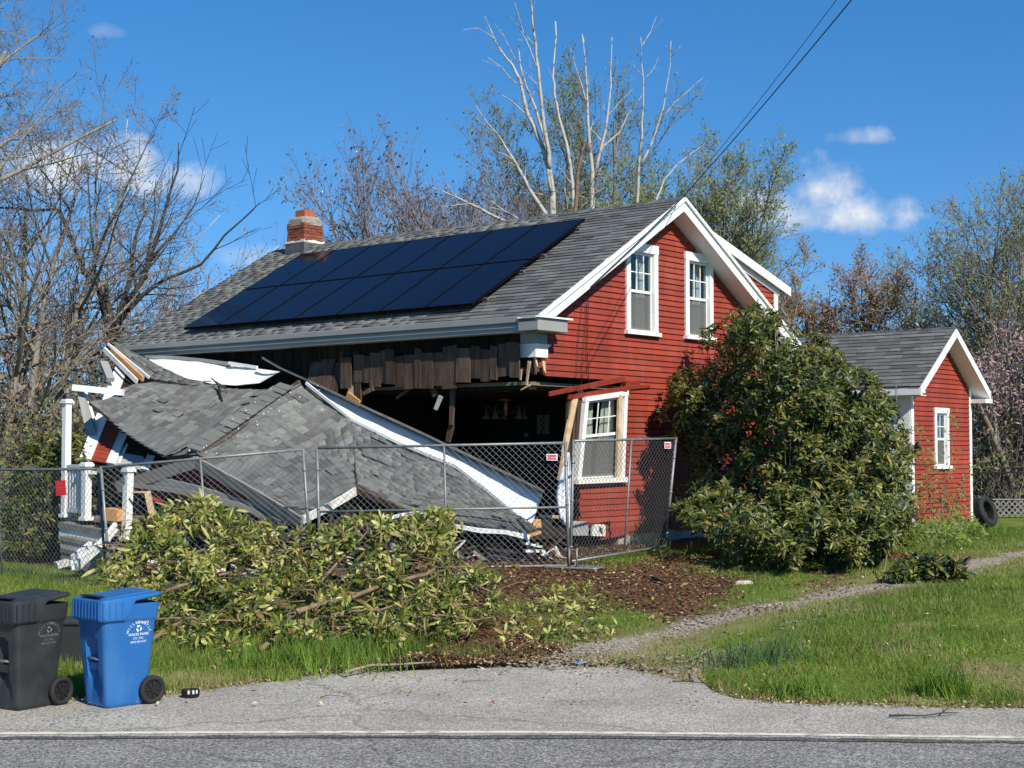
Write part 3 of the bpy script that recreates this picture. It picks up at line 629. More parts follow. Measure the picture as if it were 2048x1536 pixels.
def build_side_wall():
    # weathered vertical boards under the eave, each torn off at its own height
    r=random.Random(21); y=.40; 
    while y<LR-.35:
        w=r.choice([.14,.2,.26,.3,.33,.22]); y1=min(y+w,LR-.3); zt=ZE-.255
        zb=3.56 + .05*math.sin(y*1.3)+r.uniform(-.03,.05)
        if y>4.75: zb=r.uniform(3.05,3.3)
        if 5.0<y<5.25: zb=2.85
        if y>6.2: zb=1.0
        x0=EB+r.uniform(-.012,.012); g=.006; t=.028
        m=Loc(); n=4; top=[];bot=[]
        edge=[(lerp(y+g,y1-g,i/n),zb+(r.uniform(-.035,.03) if y<6.2 else 0)) for i in range(n+1)]
        poly=[(x0,y+g,zt),(x0,y1-g,zt)]+[(x0,a,b) for a,b in reversed(edge)]
        m.prism(poly,(t,0,0)).build('plank','plank_dark'); y=y1  # weathered wood colour, deepened to put the eave's shade into it
    # lower planks, set out from the wall and kept browner to read sunlit
    y=.52
    while y<4.9:
        w=r.choice([.16,.22,.28,.33]); zt=4.05+r.uniform(-.06,.10); zb=3.47+.035*math.sin(y*2)+r.uniform(-.07,.06); y1=min(y+w,4.9); x0=EB-.20+r.uniform(-.03,.03)
        m=Loc(); tl=r.uniform(-.03,.03)
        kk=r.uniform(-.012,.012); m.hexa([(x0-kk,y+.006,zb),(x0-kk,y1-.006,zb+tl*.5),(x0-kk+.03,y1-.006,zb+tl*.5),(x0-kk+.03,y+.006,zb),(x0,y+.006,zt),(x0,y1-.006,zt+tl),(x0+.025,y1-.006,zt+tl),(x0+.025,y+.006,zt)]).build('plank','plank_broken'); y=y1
    for (y0,y1,zt,zb) in [(4.92,5.12,3.85,3.02),(5.15,5.50,3.92,2.95),(5.52,5.80,3.88,2.92)]:
        Loc().hexa([(EB-.34,y0,zb),(EB-.34,y1,zb),(EB-.31,y1,zb),(EB-.31,y0,zb),(EB-.06,y0,zt+.1),(EB-.06,y1,zt+.1),(EB-.03,y1,zt+.1),(EB-.03,y0,zt+.1)]).build('plank','plank_broken')
    # pale splinters standing off the boards
    for (x0,y0,x1,y1,w,mm) in [(950,705,954,757,.05,'raw_wood_pale'),(1059,722,1053,770,.06,'raw_wood_pale'),(1042,738,1041,760,.05,'raw_wood_pale'),(880,742,882,764,.04,'raw_wood_pale'),(1060,770,1042,780,.03,'raw_wood_pale')]:
        Loc().beam(eave(x0,y0,.27),eave(x1,y1,.26),w,.02,(1,0,0),w2=w*.5).build('splinter',mm)
    # broken pieces that hang into the opening
    for (x0,y0,x1,y1,w,mm,b) in [(906,772,903,850,.11,'plank_broken',.32),(903,850,896,884,.12,'plank_broken',.34),(747,777,727,788,.09,'plank_broken',.1),(823,775,793,797,.06,'plank_broken',.3),(882,792,871,819,.08,'grey_board',.1),(866,776,872,792,.16,'plank_broken',.25),
                               (694,792,718,808,.18,'raw_wood',.02),(698,742,706,795,.16,'raw_wood_pale',.25),(716,752,718,808,.16,'plank_broken',.22)]:
        Loc().beam(eave(x0,y0,b),eave(x1,y1,b-.03),w,.04,(1,0,0),w2=w*.75).build('broken_board',mm)
    # far corner and rear walls close the shell
    Loc().box(.36,8.25,LR-.42,LR-.36,.6,ZE).build('far_wall','red_paint'); Loc().box(8.2,8.25,GA+.12,LR-.43,.6,ZE-.1).build('rear_wall','red_paint')
    Loc().prism([(.36,LR-.42,ZE-.02),(8.25,LR-.42,ZE-.02),(WR,LR-.42,ZR-.15)],(0,.06,0)).build('far_gable','red_paint')
def build_room():
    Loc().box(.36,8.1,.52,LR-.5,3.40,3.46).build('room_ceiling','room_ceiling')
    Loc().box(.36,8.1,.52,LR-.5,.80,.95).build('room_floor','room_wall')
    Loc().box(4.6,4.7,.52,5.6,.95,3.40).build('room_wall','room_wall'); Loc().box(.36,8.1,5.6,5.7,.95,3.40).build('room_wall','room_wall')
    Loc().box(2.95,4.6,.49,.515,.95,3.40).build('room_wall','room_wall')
    # header beam along the opening
    Loc().box(.42,.62,.55,5.6,3.33,3.395).build('header_beam','plank_dark')
    # framed print and switch on the back wall
    P0=HM.inverted()@hit(1073,868,HX0+HV*4.55,HV); P1=HM.inverted()@hit(1097,830,HX0+HV*4.55,HV)
    pic=Loc().box(4.56,4.585,min(P0.y,P1.y),max(P0.y,P1.y),P0.z,P1.z).build('wall_picture','picture_paper')
    cy,cz=(P0.y+P1.y)/2,(P0.z+P1.z)/2; m=MB()
    pts=[(4.55,cy+.05*math.sin(t*3)*1,cz-.18+.36*t/6.) for t in np.linspace(0,6,14)]; m.tube(pts,.012,5)
    m.build('motif','picture_ink',pic,world=False)
    S=HM.inverted()@hit(1051,870,HX0+HV*4.55,HV); Loc().box(4.57,4.585,S.y-.05,S.y+.05,S.z-.04,S.z+.04).build('light_switch','picture_paper')
def build_chandelier():
    top=at(1012,768,26.6); c=thing('chandelier',(top.x,top.y,top.z-.9),'brass chandelier with bell shades hanging inside the open room','chandelier')
    o=Vector((top.x,top.y,0)); zt=HM.translation.z+3.40; M=Matrix.Translation((top.x,top.y,0))
    za=at(1012,845,26.6).z; zb=at(1012,800,26.6).z
    MB().lathe([(.004,zt),(.07,zt-.01),(.07,zt-.05),(.015,zt-.08),(.015,zb+.15),(.05,zb+.10),(.13,zb+.02),(.15,zb-.01),(.05,zb-.03),(.045,zb-.10),(.06,zb-.14),(.03,zb-.2),(.05,zb-.26),(.01,zb-.32)],14,M).build('stem','brass',c,smooth=True)
    for k in range(5):
        a=k*2*math.pi/5+.4; d=Vector((math.cos(a),math.sin(a),0)); p=lambda r,z:o+d*r+Vector((0,0,z))
        arm=MB().tube([p(.04,zb-.2),p(.16,zb-.24),p(.26,zb-.18),p(.32,zb-.10),p(.36,zb-.14),p(.36,zb-.2)],.011,6).build('arm','brass',c,smooth=True)
        sh=MB().lathe([(.02,zb-.18),(.035,zb-.22),(.05,zb-.28),(.085,zb-.35),(.08,zb-.35),(.045,zb-.28),(.02,zb-.2)],12,Matrix.Translation(o+d*.36)).build('lamp_shade','lamp_glass',c,smooth=True)
def build_solar():
    ex=Vector((0,1,0)); ey=Vector((1,0,KR)).normalized(); en=Vector((-KR,0,1)).normalized(); a0,a1,s0,s1=1.62,9.60,.30,4.05; W=(a1-a0)/7; Lh=(s1-s0)/2
    p=HM@(Vector((s0/SL,a0,ZE+KR*s0/SL))); t=thing('solar_array',p,'array of fourteen black solar panels on the front roof slope','solar array',TH)
    inv=Matrix.Translation((-s0/SL,-a0,-(ZE+KR*s0/SL)))
    cell=unit('panel',[(.018,.018,.042),(W-.044,.018,.042),(W-.044,Lh-.044,.042),(.018,Lh-.044,.042)],[(0,1,2,3)],'solar_cell')
    m=MB(); w,l=W-.026,Lh-.026
    for (x0,x1,y0,y1) in [(0,.018,0,l),(w-.018,w,0,l),(.018,w-.018,0,.018),(.018,w-.018,l-.018,l)]: m.box(x0,x1,y0,y1,0,.045)
    m.box(.018,w-.018,.018,l-.018,.0,.012); fo=m.build('frame_proto','panel_frame'); fme=fo.data; bpy.data.objects.remove(fo)
    for i in range(7):
        for j in range(2):
            o=Vector((0,a0,ZE))+ex*(i*W)+ey*(s0+j*Lh)+en*.12; o.x+=0
            Mx=inv@frame(o,ex,-ey*-1,en) if False else inv@frame(o+ex*0,ex,ey,-(ex.cross(ey))*-1)
            Mx=inv@frame(o+ex*W*0,ex,ey,en)
            f=piece('panel',fme,Mx,t,world=False); c=bpy.data.objects.new('cell_glass',cell); COL.objects.link(c); c.parent=f
    for j in (.35,1.5,2.2,3.4):
        m=MB(); p0=inv@(Vector((0,a0-.06,ZE))+ey*(s0+j)+en*.075); p1=inv@(Vector((0,a1+.05,ZE))+ey*(s0+j)+en*.075); m.beam(p0,p1,.04,.05,en); m.build('rail','galv_dark',t,world=False)
        for k in range(4):
            q=inv@(Vector((0,a0-.03,ZE))+ey*(s0+j)+en*.05)
        MB().box(-.012,.012,-.012,.012,-.02,.02).build('rail_clamp','galv',t,world=False).location=p0
def build_chimney():
    cb,ca,s=4.28,10.42,.29; z0=rz_(cb)-.35; p=HM@Vector((cb,ca,ZR-.1)); t=thing('chimney',p,'weathered brick chimney with clay flue on the roof ridge','chimney',TH)
    inv=Matrix.Translation((-cb,-ca,-(ZR-.1)))
    class C(MB):
        def build(s_,nm,mm,**k):
            s_.v=[tuple(inv@Vector(v)) for v in s_.v]; return MB.build(s_,nm,mm,t,world=False,**k)
    C().box(cb-s+.02,cb+s-.02,ca-s+.02,ca+s-.02,z0,7.58).build('core','mortar')
    # flashing with a stepped, pale sealed top
    fl=C().box(cb-s-.03,cb+s+.03,ca-s-.03,ca+s+.03,z0,7.08).build('flashing','lead')
    r=random.Random(4); zz=7.085; k=0; bu=unit('brick',[(x,y,z) for z in (0,1) for (x,y) in ((-.5,-.5),(.5,-.5),(.5,.5),(-.5,.5))],[(3,2,1,0),(4,5,6,7),(0,1,5,4),(1,2,6,5),(2,3,7,6),(3,0,4,7)],'brick')
    while zz<7.50:
        for side in range(4):
            n=3; o=.5 if k%2 else 0
            x=-s-.005+(0 if k%2==0 else -.1)
            while x<s-.01:
                x0=max(x,-s-.005); x1=min(x+.2,s+.005)
                if x1-x0>.04:
                    c=(x0+x1)/2; d=s-.035+r.uniform(-.008,.012); q={0:(c,-d),1:(d,c),2:(c,d),3:(-d,c)}[side]; w=x1-x0-.012
                    M=inv@Matrix.Translation((cb+q[0],ca+q[1],zz+.004))@Matrix.Rotation(side*math.pi/2+r.uniform(-.03,.03),4,'Z')@Matrix.Diagonal((w,.08,.056,1))
                    piece('brick',bu,M,t,world=False)
                x+=.2
        zz+=.066; k+=1
    m=C(); 
    for q,(zA,rA) in enumerate([(7.50,s+.02),(7.66,s+.005),(7.71,s-.06)]): pass
    b8=[]
    for zA,rA in [(7.49,s+.015),(7.64,s+.012),(7.70,s-.05)]:
        b8.append([(cb+sx*rA*(1 if i in(0,3) else .75),ca+sy*rA*(.75 if i in (0,3) else 1),zA+r.uniform(-.015,.015)) for (sx,sy,i) in ((1,1,0),(1,1,1),(-1,1,1),(-1,1,0),(-1,-1,0),(-1,-1,1),(1,-1,1),(1,-1,0))])
    v=sum(b8,[]); fs=[]
    for i in range(2): fs+=[(i*8+j,i*8+(j+1)%8,i*8+8+(j+1)%8,i*8+8+j) for j in range(8)]
    fs+=[tuple(range(16,24))]; m.add(v,fs).build('mortar_crown','mortar')
    m=C(); 
    for zA in (7.083,): 
        for sd in range(4):
            m.cur=0
            for i in range(5):
                x=-s-.03+(2*s+.06)*i/5; h=.03+r.uniform(0,.04); a={0:(x,-s-.035,x+.13,-s+.0),1:(s-.0,x,s+.035,x+.13),2:(x,s,x+.13,s+.035),3:(-s-.035,x,-s,x+.13)}[sd]
                m.box(cb+a[0],cb+a[2],ca+a[1],ca+a[3],zA,zA+h)
    m.build('sealant','white_worn')
    C().box(cb-.16,cb+.16,ca-.16,ca+.16,7.66,7.86).build('flue','clay')
build_house_roof(); build_gable_wall(); build_side_wall(); build_room(); build_chandelier(); build_solar(); build_chimney()
# ------------------------------------------------------------------ the collapsed porch
def coons(top,bot,left,right):
    """patch from four edge polylines; P(s,t): s along top/bottom, t from top to bottom"""
    c00,c10,c01,c11=top[0],top[-1],bot[0],bot[-1]
    def P(s,t):
        a=pline(top,s).lerp(pline(bot,s),t)+pline(left,t).lerp(pline(right,t),s)-(Vector(c00).lerp(Vector(c10),s)).lerp(Vector(c01).lerp(Vector(c11),s),t)
        return a
    return P
def plen(p): return sum((Vector(b)-Vector(a)).length for a,b in zip(p[:-1],p[1:]))
def A3(l): return [at(*q) for q in l]
porch=thing('collapsed_porch_roof',gpt(560,1100),'collapsed grey shingled porch roof lying in the rubble beside the house','collapsed roof')
def roof_patch(P,ls,lt,seed,flip=False,expo=.14,name='roof_deck',wob=.045,limit=130):
    r=random.Random(seed); Q=lambda s,t:P(s,t)+Vector((0,0,wob*math.sin(s*9+seed)*math.sin(t*7+seed)))
    n,k=16,16; V=[];Fc=[]
    def nrm(s,t):
        e=.01; a=Q(min(s+e,1),t)-Q(max(s-e,0),t); b=Q(s,min(t+e,1))-Q(s,max(t-e,0)); q=a.cross(b).normalized()
        return q if q.dot(Vector((0,-1,.35)))>0 else -q
    for off in (0,-.05):
        for i in range(n+1):
            for j in range(k+1): V.append(Q(i/n,j/k)+nrm(i/n,j/k)*off)
    N=(n+1)*(k+1)
    for i in range(n):
        for j in range(k):
            a=i*(k+1)+j; Fc.append((a,a+1,a+k+2,a+k+1)); Fc.append((N+a,N+a+k+1,N+a+k+2,N+a+1))
    for i in range(n):
        for e in (0,k): a=i*(k+1)+e; Fc.append((a,a+k+1,N+a+k+1,N+a))
    for j in range(k):
        for e in (0,n): a=e*(k+1)+j; Fc.append((a,a+1,N+a+1,N+a))
    m=MB(); m.add(V,Fc); deck=m.build(name,'tar_paper',porch)
    fr=[]; nt=int(lt/expo)
    for c in range(nt):
        # the butt edge of the course is downhill; t0 = butt, t1 = top of the shingle
        t0=1-c/nt; t1=max(t0-1.4/nt,0)
        if flip: t0,t1=t0,t1
        s=-r.random()*.3/ls
        while s<1:
            w=r.uniform(.17,.40)/ls; s0=max(s,0); s1=min(s+w,1)
            if s1-s0>.04/ls:
                p=Q(s0,t0); nn=nrm((s0+s1)/2,t0); x=(Q(s1,t0)-p)*.985; y=Q((s0+s1)/2,t1)-Q((s0+s1)/2,t0)
                z=nn*.017*r.uniform(.7,1.4); lift=r.random()<.05; x=x+nn*r.gauss(0,.004)+(nn*r.uniform(-.03,.03) if lift else Vector((0,0,0))); p=p+(nn*r.uniform(.01,.045) if lift else Vector((0,0,0))); fr.append((frame(p+nn*.006,x,y,z),r.choices(range(SHN),SH_W)[0]))
            s+=w
    shingle_field(deck,fr,True,lambda p:p.y,limit=limit); return Q,nrm
F_=(395,912,25.0); R_=(602,767,27.3); V1=(703,842,26.35); H_=(714,972,23.95); G_=(602,1036,23.4)
def build_collapsed():
    ridge=A3([F_,(500,836,26.2),R_])
    # left plane: uphill edge A-B, downhill edge along the broken ridge line
    Pl=coons(A3([(178,808,27.3),(240,783,28.3),(300,760,29.4)]),ridge,A3([(178,808,27.3),(236,848,26.8),(335,919,25.7),F_]),A3([(300,760,29.4),(370,775,28.9),(450,782,28.4),(540,776,27.9),R_]))
    roof_patch(Pl,3.1,3.4,2,limit=100)
    # plane right of the broken ridge
    Pm=coons(ridge,A3([G_,(655,1006,23.6),H_]),A3([F_,(495,972,24.2),G_]),A3([R_,(650,803,26.9),V1,(708,905,25.2),H_]))
    roof_patch(Pm,3.0,2.4,5,limit=100)
    # long plane that slides down to the right corner
    top=A3([V1,(800,889,25.7),(912,936,24.9),(975,982,24.4),(1035,1032,23.9)]); bot=A3([H_,(800,1013,23.6),(880,1036,23.4),(945,1052,23.3),(1056,1066,23.2)])
    Pr=coons(top,bot,A3([V1,(708,905,25.2),H_]),A3([(1035,1032,23.9),(1056,1066,23.2)]))
    roof_patch(Pr,4.2,2.1,8,limit=100,wob=.035)
    # strip of roof twisted upward at the far left
    Pu=coons(A3([(231,687,30.6),(310,727,30.0),(372,757,29.4),(440,771,28.8)]),A3([(218,690,30.2),(262,722,29.7),(300,758,29.35),(438,779,28.5)]),A3([(231,687,30.6),(218,690,30.2)]),A3([(440,771,28.8),(438,779,28.5)]))
    roof_patch(Pu,3.6,.6,4,limit=0,wob=.0,expo=.12)
    def bm(nm,mm,pts,w,h,up=(0,0,1)):
        p=A3(pts)
        for a,b in zip(p[:-1],p[1:]): MB().beam(a,b,w,h,up).build(nm,mm,porch)
    def sheet(nm,mm,lo,hi,th=.015,n=40,seed=0,wob=.02):
        lo,hi=A3(lo),A3(hi); r=random.Random(seed); m=MB(); k=5; ph=r.uniform(0,6)
        def Q(i,j):
            p=pline(lo,i/n).lerp(pline(hi,i/n),j/k); return p+Vector((0,1,0))*wob*math.sin(i*.8+ph)*math.sin(j*1.3+i*.35)
        V=[Q(i,j) for i in range(n+1) for j in range(k+1)]; V2=[v+Vector((0,th,-th*.3)) for v in V]; N=len(V)
        fs=[]
        for i in range(n):
            for j in range(k):
                a=i*(k+1)+j; fs.append((a,a+k+1,a+k+2,a+1)); fs.append((N+a,N+a+1,N+a+k+2,N+a+k+1))
        for i in range(n):
            for e in (0,k): a=i*(k+1)+e; fs.append((a,a+k+1,N+a+k+1,N+a))
        m.add(V+V2,fs).build(nm,mm,porch,smooth=True)
    # bent white metal along the uphill edges
    sheet('white_flashing','white_metal',[(614,768,27.2),(702,839,26.3),(800,886,25.65),(912,932,24.85),(975,980,24.35),(1062,1053,23.75)],[(622,766,27.45),(740,823,26.45),(830,864,25.9),(940,916,25.15),(1020,954,24.6),(1086,986,24.15)],seed=1)
    bm('drip_edge','white_paint',[(612,766,27.15),(702,838,26.25),(800,887,25.6),(912,933,24.8),(975,981,24.3),(1060,1052,23.7)],.03,.05)
    SE=A3([(525,718,28.45),(560,738,28.1),(622,766,27.47),(740,821,26.47),(830,862,25.92),(940,914,25.17),(1020,952,24.62),(1088,985,24.17)])
    for i,(a,b) in enumerate(zip(SE[:-1],SE[1:])):
        o_=Vector((0,-.34 if i>1 else -.08,.0)); up_=Vector((0,0,.04)); MB().hexa([a+o_,b+o_,b,a,a+o_+up_,b+o_+up_,b+up_,a+up_]).build('shingle_edge','weathered_grey',porch)
    sheet('white_flashing','white_metal',[(300,724,30.0),(335,750,29.7),(400,765,29.2),(470,771,28.7),(520,766,28.3),(552,747,28.1)],[(298,718,30.6),(345,717,30.2),(400,722,29.7),(460,730,29.3),(515,737,28.8),(560,743,28.4)],seed=3)
    bm('drip_edge','grey_and_shaded_trim',[(292,714,30.6),(345,715,30.2),(400,720,29.7),(460,728,29.25)],.05,.07); bm('drip_edge','white_metal',[(458,726,29.2),(514,735,28.75)],.05,.06)
    # layers showing at the twisted left end
    bm('fascia','white_paint',[(216,688,30.15),(298,755,29.3)],.03,.05); bm('bare_rafter','raw_wood',[(222,700,30.1),(286,758,29.2)],.05,.10); bm('fascia','white_worn',[(208,698,30.05),(274,763,29.2)],.04,.09); bm('torn_sheathing','plank_broken',[(218,702,30.2),(280,762,29.3)],.05,.13)
    # gable rakes and the red gable end under them
    bm('rake_board','trim_taupe',[(392,924,24.92),(234,975,26.0)],.05,.20,(0,-.3,1)); bm('rake_board','trim_taupe',[(392,924,24.92),(500,984,24.12),(604,1046,23.32)],.05,.20,(0,-.3,1))
    P=A3([(392,938,25.9),(270,978,26.7),(330,1015,26.0),(585,1048,24.5)]); m=MB(); m.prism([P[0],P[1],P[2],P[3]],(0,.06,0)); m.build('gable_end','red_paint_worn',porch)
    bm('frieze_panel','grey_and_shaded_trim',[(300,962,25.6),(400,985,24.9),(520,1022,24.2),(575,1044,23.8)],.03,.22,(0,-.2,1)); bm('lower_trim','trim_taupe',[(262,970,25.8),(380,985,24.9),(480,1010,24.3),(570,1050,23.75)],.06,.07)
    bm('rake_board','white_worn',[(604,1040,23.35),(660,1013,23.5),(712,982,23.85)],.04,.13,(0,-.3,1)); bm('rake_board','plank_broken',[(714,980,23.85),(760,1000,23.65),(806,1022,23.45)],.05,.10,(0,-.3,1))
    m=MB(); Q=A3([(640,1040,24.0),(714,985,24.4),(806,1030,24.0),(806,1060,23.9),(640,1060,23.9)]); m.prism(Q,(0,.05,0)); m.build('gable_end','plank_dark',porch)  # dark sheet across the small gable opening, its shade put into the colour
    sheet('fascia','white_metal',[(915,1057,23.2),(960,1066,23.15),(1010,1068,23.15),(1058,1080,23.1)],[(908,1048,23.2),(960,1056,23.15),(1010,1060,23.15),(1060,1070,23.1)],n=12,wob=.0)
    bm('gutter','white_metal',[(742,1048,23.2),(800,1030,23.3),(870,1020,23.4)],.06,.05); bm('downspout_end','white_metal',[(1052,1072,23.1),(1058,1086,23.1)],.05,.03)
    bm('torn_underlay','tar_paper',[(1030,1034,23.8),(1062,1060,23.5)],.30,.02); bm('broken_board','raw_wood',[(1066,1047,23.7),(1104,1049,23.7)],.14,.05,(0,-1,.3)); bm('broken_board','raw_wood',[(1050,1074,23.3),(1080,1064,23.4)],.10,.04); bm('broken_board','raw_wood_pale',[(1078,1032,23.9),(1118,1034,23.9)],.07,.05)
    bm('ridge_board','plank_broken',[(570,786,27.5),(600,766,27.35)],.06,.12); bm('ridge_wood','raw_wood_pale',[(570,792,27.35),(588,780,27.4)],.10,.03)
    # flat strip of tar paper where the ridge caps tore off
    sheet('ridge_underlay','tar_paper',[(402,914,24.93),(505,843,26.1),(596,778,27.2)],[(392,904,25.0),(497,831,26.2),(590,770,27.35)],th=.01,n=14,wob=.01)
    r=random.Random(9)
    for i in range(15):   # lifted tabs along the broken ridge
        t=.05+.9*i/15; p=at(395,912,24.96).lerp(at(602,767,27.25),t); q=p+Vector((-.26,.16,.10))+Vector((r.uniform(-.03,.03),0,r.uniform(-.02,.03)))
        d=(at(602,767,27.25)-at(395,912,24.96)).normalized(); w=r.uniform(.13,.19); nn=d.cross(q-p).normalized()
        if nn.dot(Vector((0,-1,.3)))<0: nn=-nn
        piece('ridge_tab',SH_ME[r.choice([2,3,5])],frame(p-d*w*.5+nn*.035,d*w,(q-p),nn*.02),porch)
    # crumpled black strip hanging over the left plane
    MB().tube(A3([(423,756,28.6),(437,770,28.3),(440,790,28.0),(445,805,27.7),(448,812,27.6)]),[.012,.02,.025,.02,.006],5).build('torn_strip','black_wire',porch)
    for a,b in [((433,766,28.3),(455,782,28.1)),((430,762,28.3),(452,775,28.2))]: MB().tube(A3([a,b]),.012,4).build('torn_strip','tar_paper',porch)
    # small white crumbs scattered on the shingles
    m=MB()
    for i in range(45):
        t=r.random(); p=at(395,912,24.9).lerp(at(602,767,27.2),t)+Vector((r.gauss(.1,.35),r.gauss(-.1,.25),0))
        o=p+Vector((0,-.05,.03)); s=r.uniform(.004,.009); m.box(o.x-s,o.x+s,o.y-s,o.y+s,o.z-s,o.z+s)
    m.build('crumbs','white_paint',porch,kind='stuff')
    # rafters and joists in the dark beneath
    for i in range(7): 
        a=at(330+i*95,1000+r.uniform(-15,15),25.6-i*.2); MB().beam(a,a+Vector((r.uniform(-1.2,1.2),1.6,r.uniform(-.6,.2))),.05,.14).build('fallen_rafter','plank_broken',porch)
build_collapsed()

def build_leaning_wall():
    base=gpt(250,1060); w=thing('leaning_porch_wall',(base.x,base.y+.5,base.z),'leaning red porch wall with white trim and door under the fallen roof','wall')
    c=A3([(164,918,27.0),(352,952,25.9),(430,800,29.9),(240,726,30.2)])
    def Q(s,t,d): 
        p=c[0].lerp(c[1],s).lerp(c[3].lerp(c[2],s),t); n=(c[1]-c[0]).cross(c[3]-c[0]).normalized(); n=n if n.y<0 else -n; return p+n*d
    def bx(nm,mm,s0,s1,t0,t1,d0,d1):
        m=MB(); m.hexa([Q(s0,t0,d1),Q(s1,t0,d1),Q(s1,t0,d0),Q(s0,t0,d0),Q(s0,t1,d1),Q(s1,t1,d1),Q(s1,t1,d0),Q(s0,t1,d0)]); return m.build(nm,mm,w)
    bx('sheathing','plank_dark',0,1,0,1,-.06,-.02)
    bx('corner_board','white_paint',-.02,.10,0,1,-.06,.03); 
    n=26
    for i in range(n):
        t0=i/n; 
        for s0,s1 in ((.10,.27),(.72,.84)): bx('clapboard','red_paint',s0,s1,t0,t0+1/n*.93,-.02,.008)
    bx('door_casing','white_paint',.27,.36,0,.95,-.02,.03); bx('door_casing','white_paint',.64,.72,0,.95,-.02,.03)
    bx('storm_door','grey_board',.36,.64,0,.93,-.02,.0); bx('door_stile','white_worn',.38,.405,.02,.9,0,.012); bx('door_panel','curtain_dark',.42,.60,.30,.86,0,.006)
    bx('window_casing','white_paint',.84,.90,0,.95,-.02,.03); bx('window_casing','grey_and_shaded_trim',.92,.97,0,.95,-.02,.03)
    bx('frieze_board','grey_and_shaded_trim',.10,.6,.90,1.0,-.02,.02)
    # tilted white beam and hanging panel at the corner
    m=MB(); m.beam(at(147,775,28.2),at(246,785,28.0),.12,.12); m.build('porch_beam','white_paint',w)
    m=MB(); m.prism(A3([(153,779,28.3),(166,781,28.3),(196,880,27.6),(180,900,27.5)]),(0,.08,0)); m.build('porch_column','grey_and_shaded_trim',w)
    m=MB(); m.beam(at(168,782,28.4),at(190,856,27.9),.10,.04); m.build('broken_trim','white_worn',w); m=MB(); m.beam(at(207,726,29.6),at(221,760,29.2),.16,.10); m.build('column_capital','grey_and_shaded_trim',w)
build_leaning_wall()
def ph(px,py,Y): return HM.inverted()@at(px,py,Y)
def build_steps():
    b0,a0=-4.1,6.2
    g=.2; t=thing('porch_steps',HM@Vector((-4.3,7.2,g)),'grey weathered porch steps with a white balustrade and posts','steps',TH)
    inv=Matrix.Translation((4.3,-7.2,-g))
    class S(MB):
        def build(s_,nm,mm,**k): s_.v=[tuple(inv@Vector(v)) for v in s_.v]; return MB.build(s_,nm,mm,t,world=False,**k)
    p=ph(131,1032,26.3); q=ph(172,1043,25.7); zd=p.z-.02; b=p.x; a1=p.y+.15; 
    S().box(b+.0,b+2.6,a0,a1,zd-.06,zd).build('deck','weathered_grey')
    r=random.Random(3)
    for nm,mm,L0,R0,th,back in [('deck_edge','weathered_grey',(116,1044,25.95),(216,1062,25.0),.10,(.5,.9,0)),('riser','white_worn',(118,1053,25.98),(216,1071,25.05),.22,(.03,.05,0)),('tread','weathered_grey',(119,1072,25.6),(212,1091,24.75),.07,(.25,.42,0)),('riser','grey_board',(121,1079,25.62),(211,1098,24.8),.22,(.03,.05,0)),('tread','weathered_grey',(121,1096,25.3),(204,1113,24.5),.07,(.25,.42,0)),('riser','weathered_grey',(122,1103,25.32),(203,1119,24.55),.24,(.03,.05,0))]:
        A_=at(*L0); B_=at(*R0); k_=Vector(back); dn=Vector((0,0,-th)); MB().hexa([A_+dn,B_+dn,B_+k_+dn,A_+k_+dn,A_,B_,B_+k_,A_+k_]).build(nm,mm,t)
    # posts
    def post(pt,h,w,ball=True,nm='post',lean=(0,0)):
        x,y,z=pt; m=S(); m.hexa([(x-w,y-w,z),(x+w,y-w,z),(x+w,y+w,z),(x-w,y+w,z),(x-w+lean[0],y-w+lean[1],z+h),(x+w+lean[0],y-w+lean[1],z+h),(x+w+lean[0],y+w+lean[1],z+h),(x-w+lean[0],y+w+lean[1],z+h)])
        po=m.build(nm,'white_paint'); lx,ly=x+lean[0],y+lean[1]
        S().box(lx-w-.03,lx+w+.03,ly-w-.03,ly+w+.03,z+h+.001,z+h+.05).build('post_cap','white_paint'); S().box(lx-w-.012,lx+w+.012,ly-w-.012,ly+w+.012,z+h+.051,z+h+.075).build('post_cap','white_paint')
        S().box(x-w-.03,x+w+.03,y-w-.03,y+w+.03,z,z+.06).build('post_base','white_paint')
    post((p.x,p.y,zd),at(131,800,26.3).z-zd-.06,.058); post((q.x,q.y,zd-.03),at(172,926,25.7).z-zd-.03,.062)
    s=ph(253,1062,25.2); post((s.x,s.y,s.z-.15),at(256,938,25.2).z-s.z+.1,.062,lean=(0,-.04))
    S().box(s.x-.09,s.x-.065,s.y-.05,s.y+.05,at(256,960,25.2).z-.05,at(256,960,25.2).z+.05).build('house_number_plate','galv')
    # rails and balusters between the two posts, and the stub of the next rail
    zt=at(150,932,26).z; zb=at(150,1020,26).z
    S().beam((p.x,p.y-.06,zt),(q.x,q.y+.06,zt),.08,.05).build('top_rail','white_paint'); S().beam((p.x,p.y-.06,zb),(q.x,q.y+.06,zb),.05,.09).build('bottom_rail','white_paint')
    for i in range(7):
        f=(i+.7)/7.4; x,y=lerp(p.x,q.x,f),lerp(p.y,q.y,f); S().box(x-.018,x+.018,y-.018,y+.018,zb+.046,zt-.026).build('baluster','white_paint')
    z2=at(184,945,25.7).z; S().beam((q.x+.0,q.y-.06,z2),(q.x+.05,q.y-.22,z2),.07,.06).build('rail_stub','white_paint')
    f0=ph(215,1027,25.6); S().hexa([(f0.x,f0.y+.14,f0.z-.12),(f0.x,f0.y-.14,f0.z-.12),(f0.x+.3,f0.y-.14,f0.z-.12),(f0.x+.3,f0.y+.14,f0.z-.12),(f0.x,f0.y+.14,f0.z+.10),(f0.x,f0.y-.14,f0.z+.10),(f0.x+.3,f0.y-.14,f0.z+.10),(f0.x+.3,f0.y+.14,f0.z+.10)]) if False else None
build_steps()
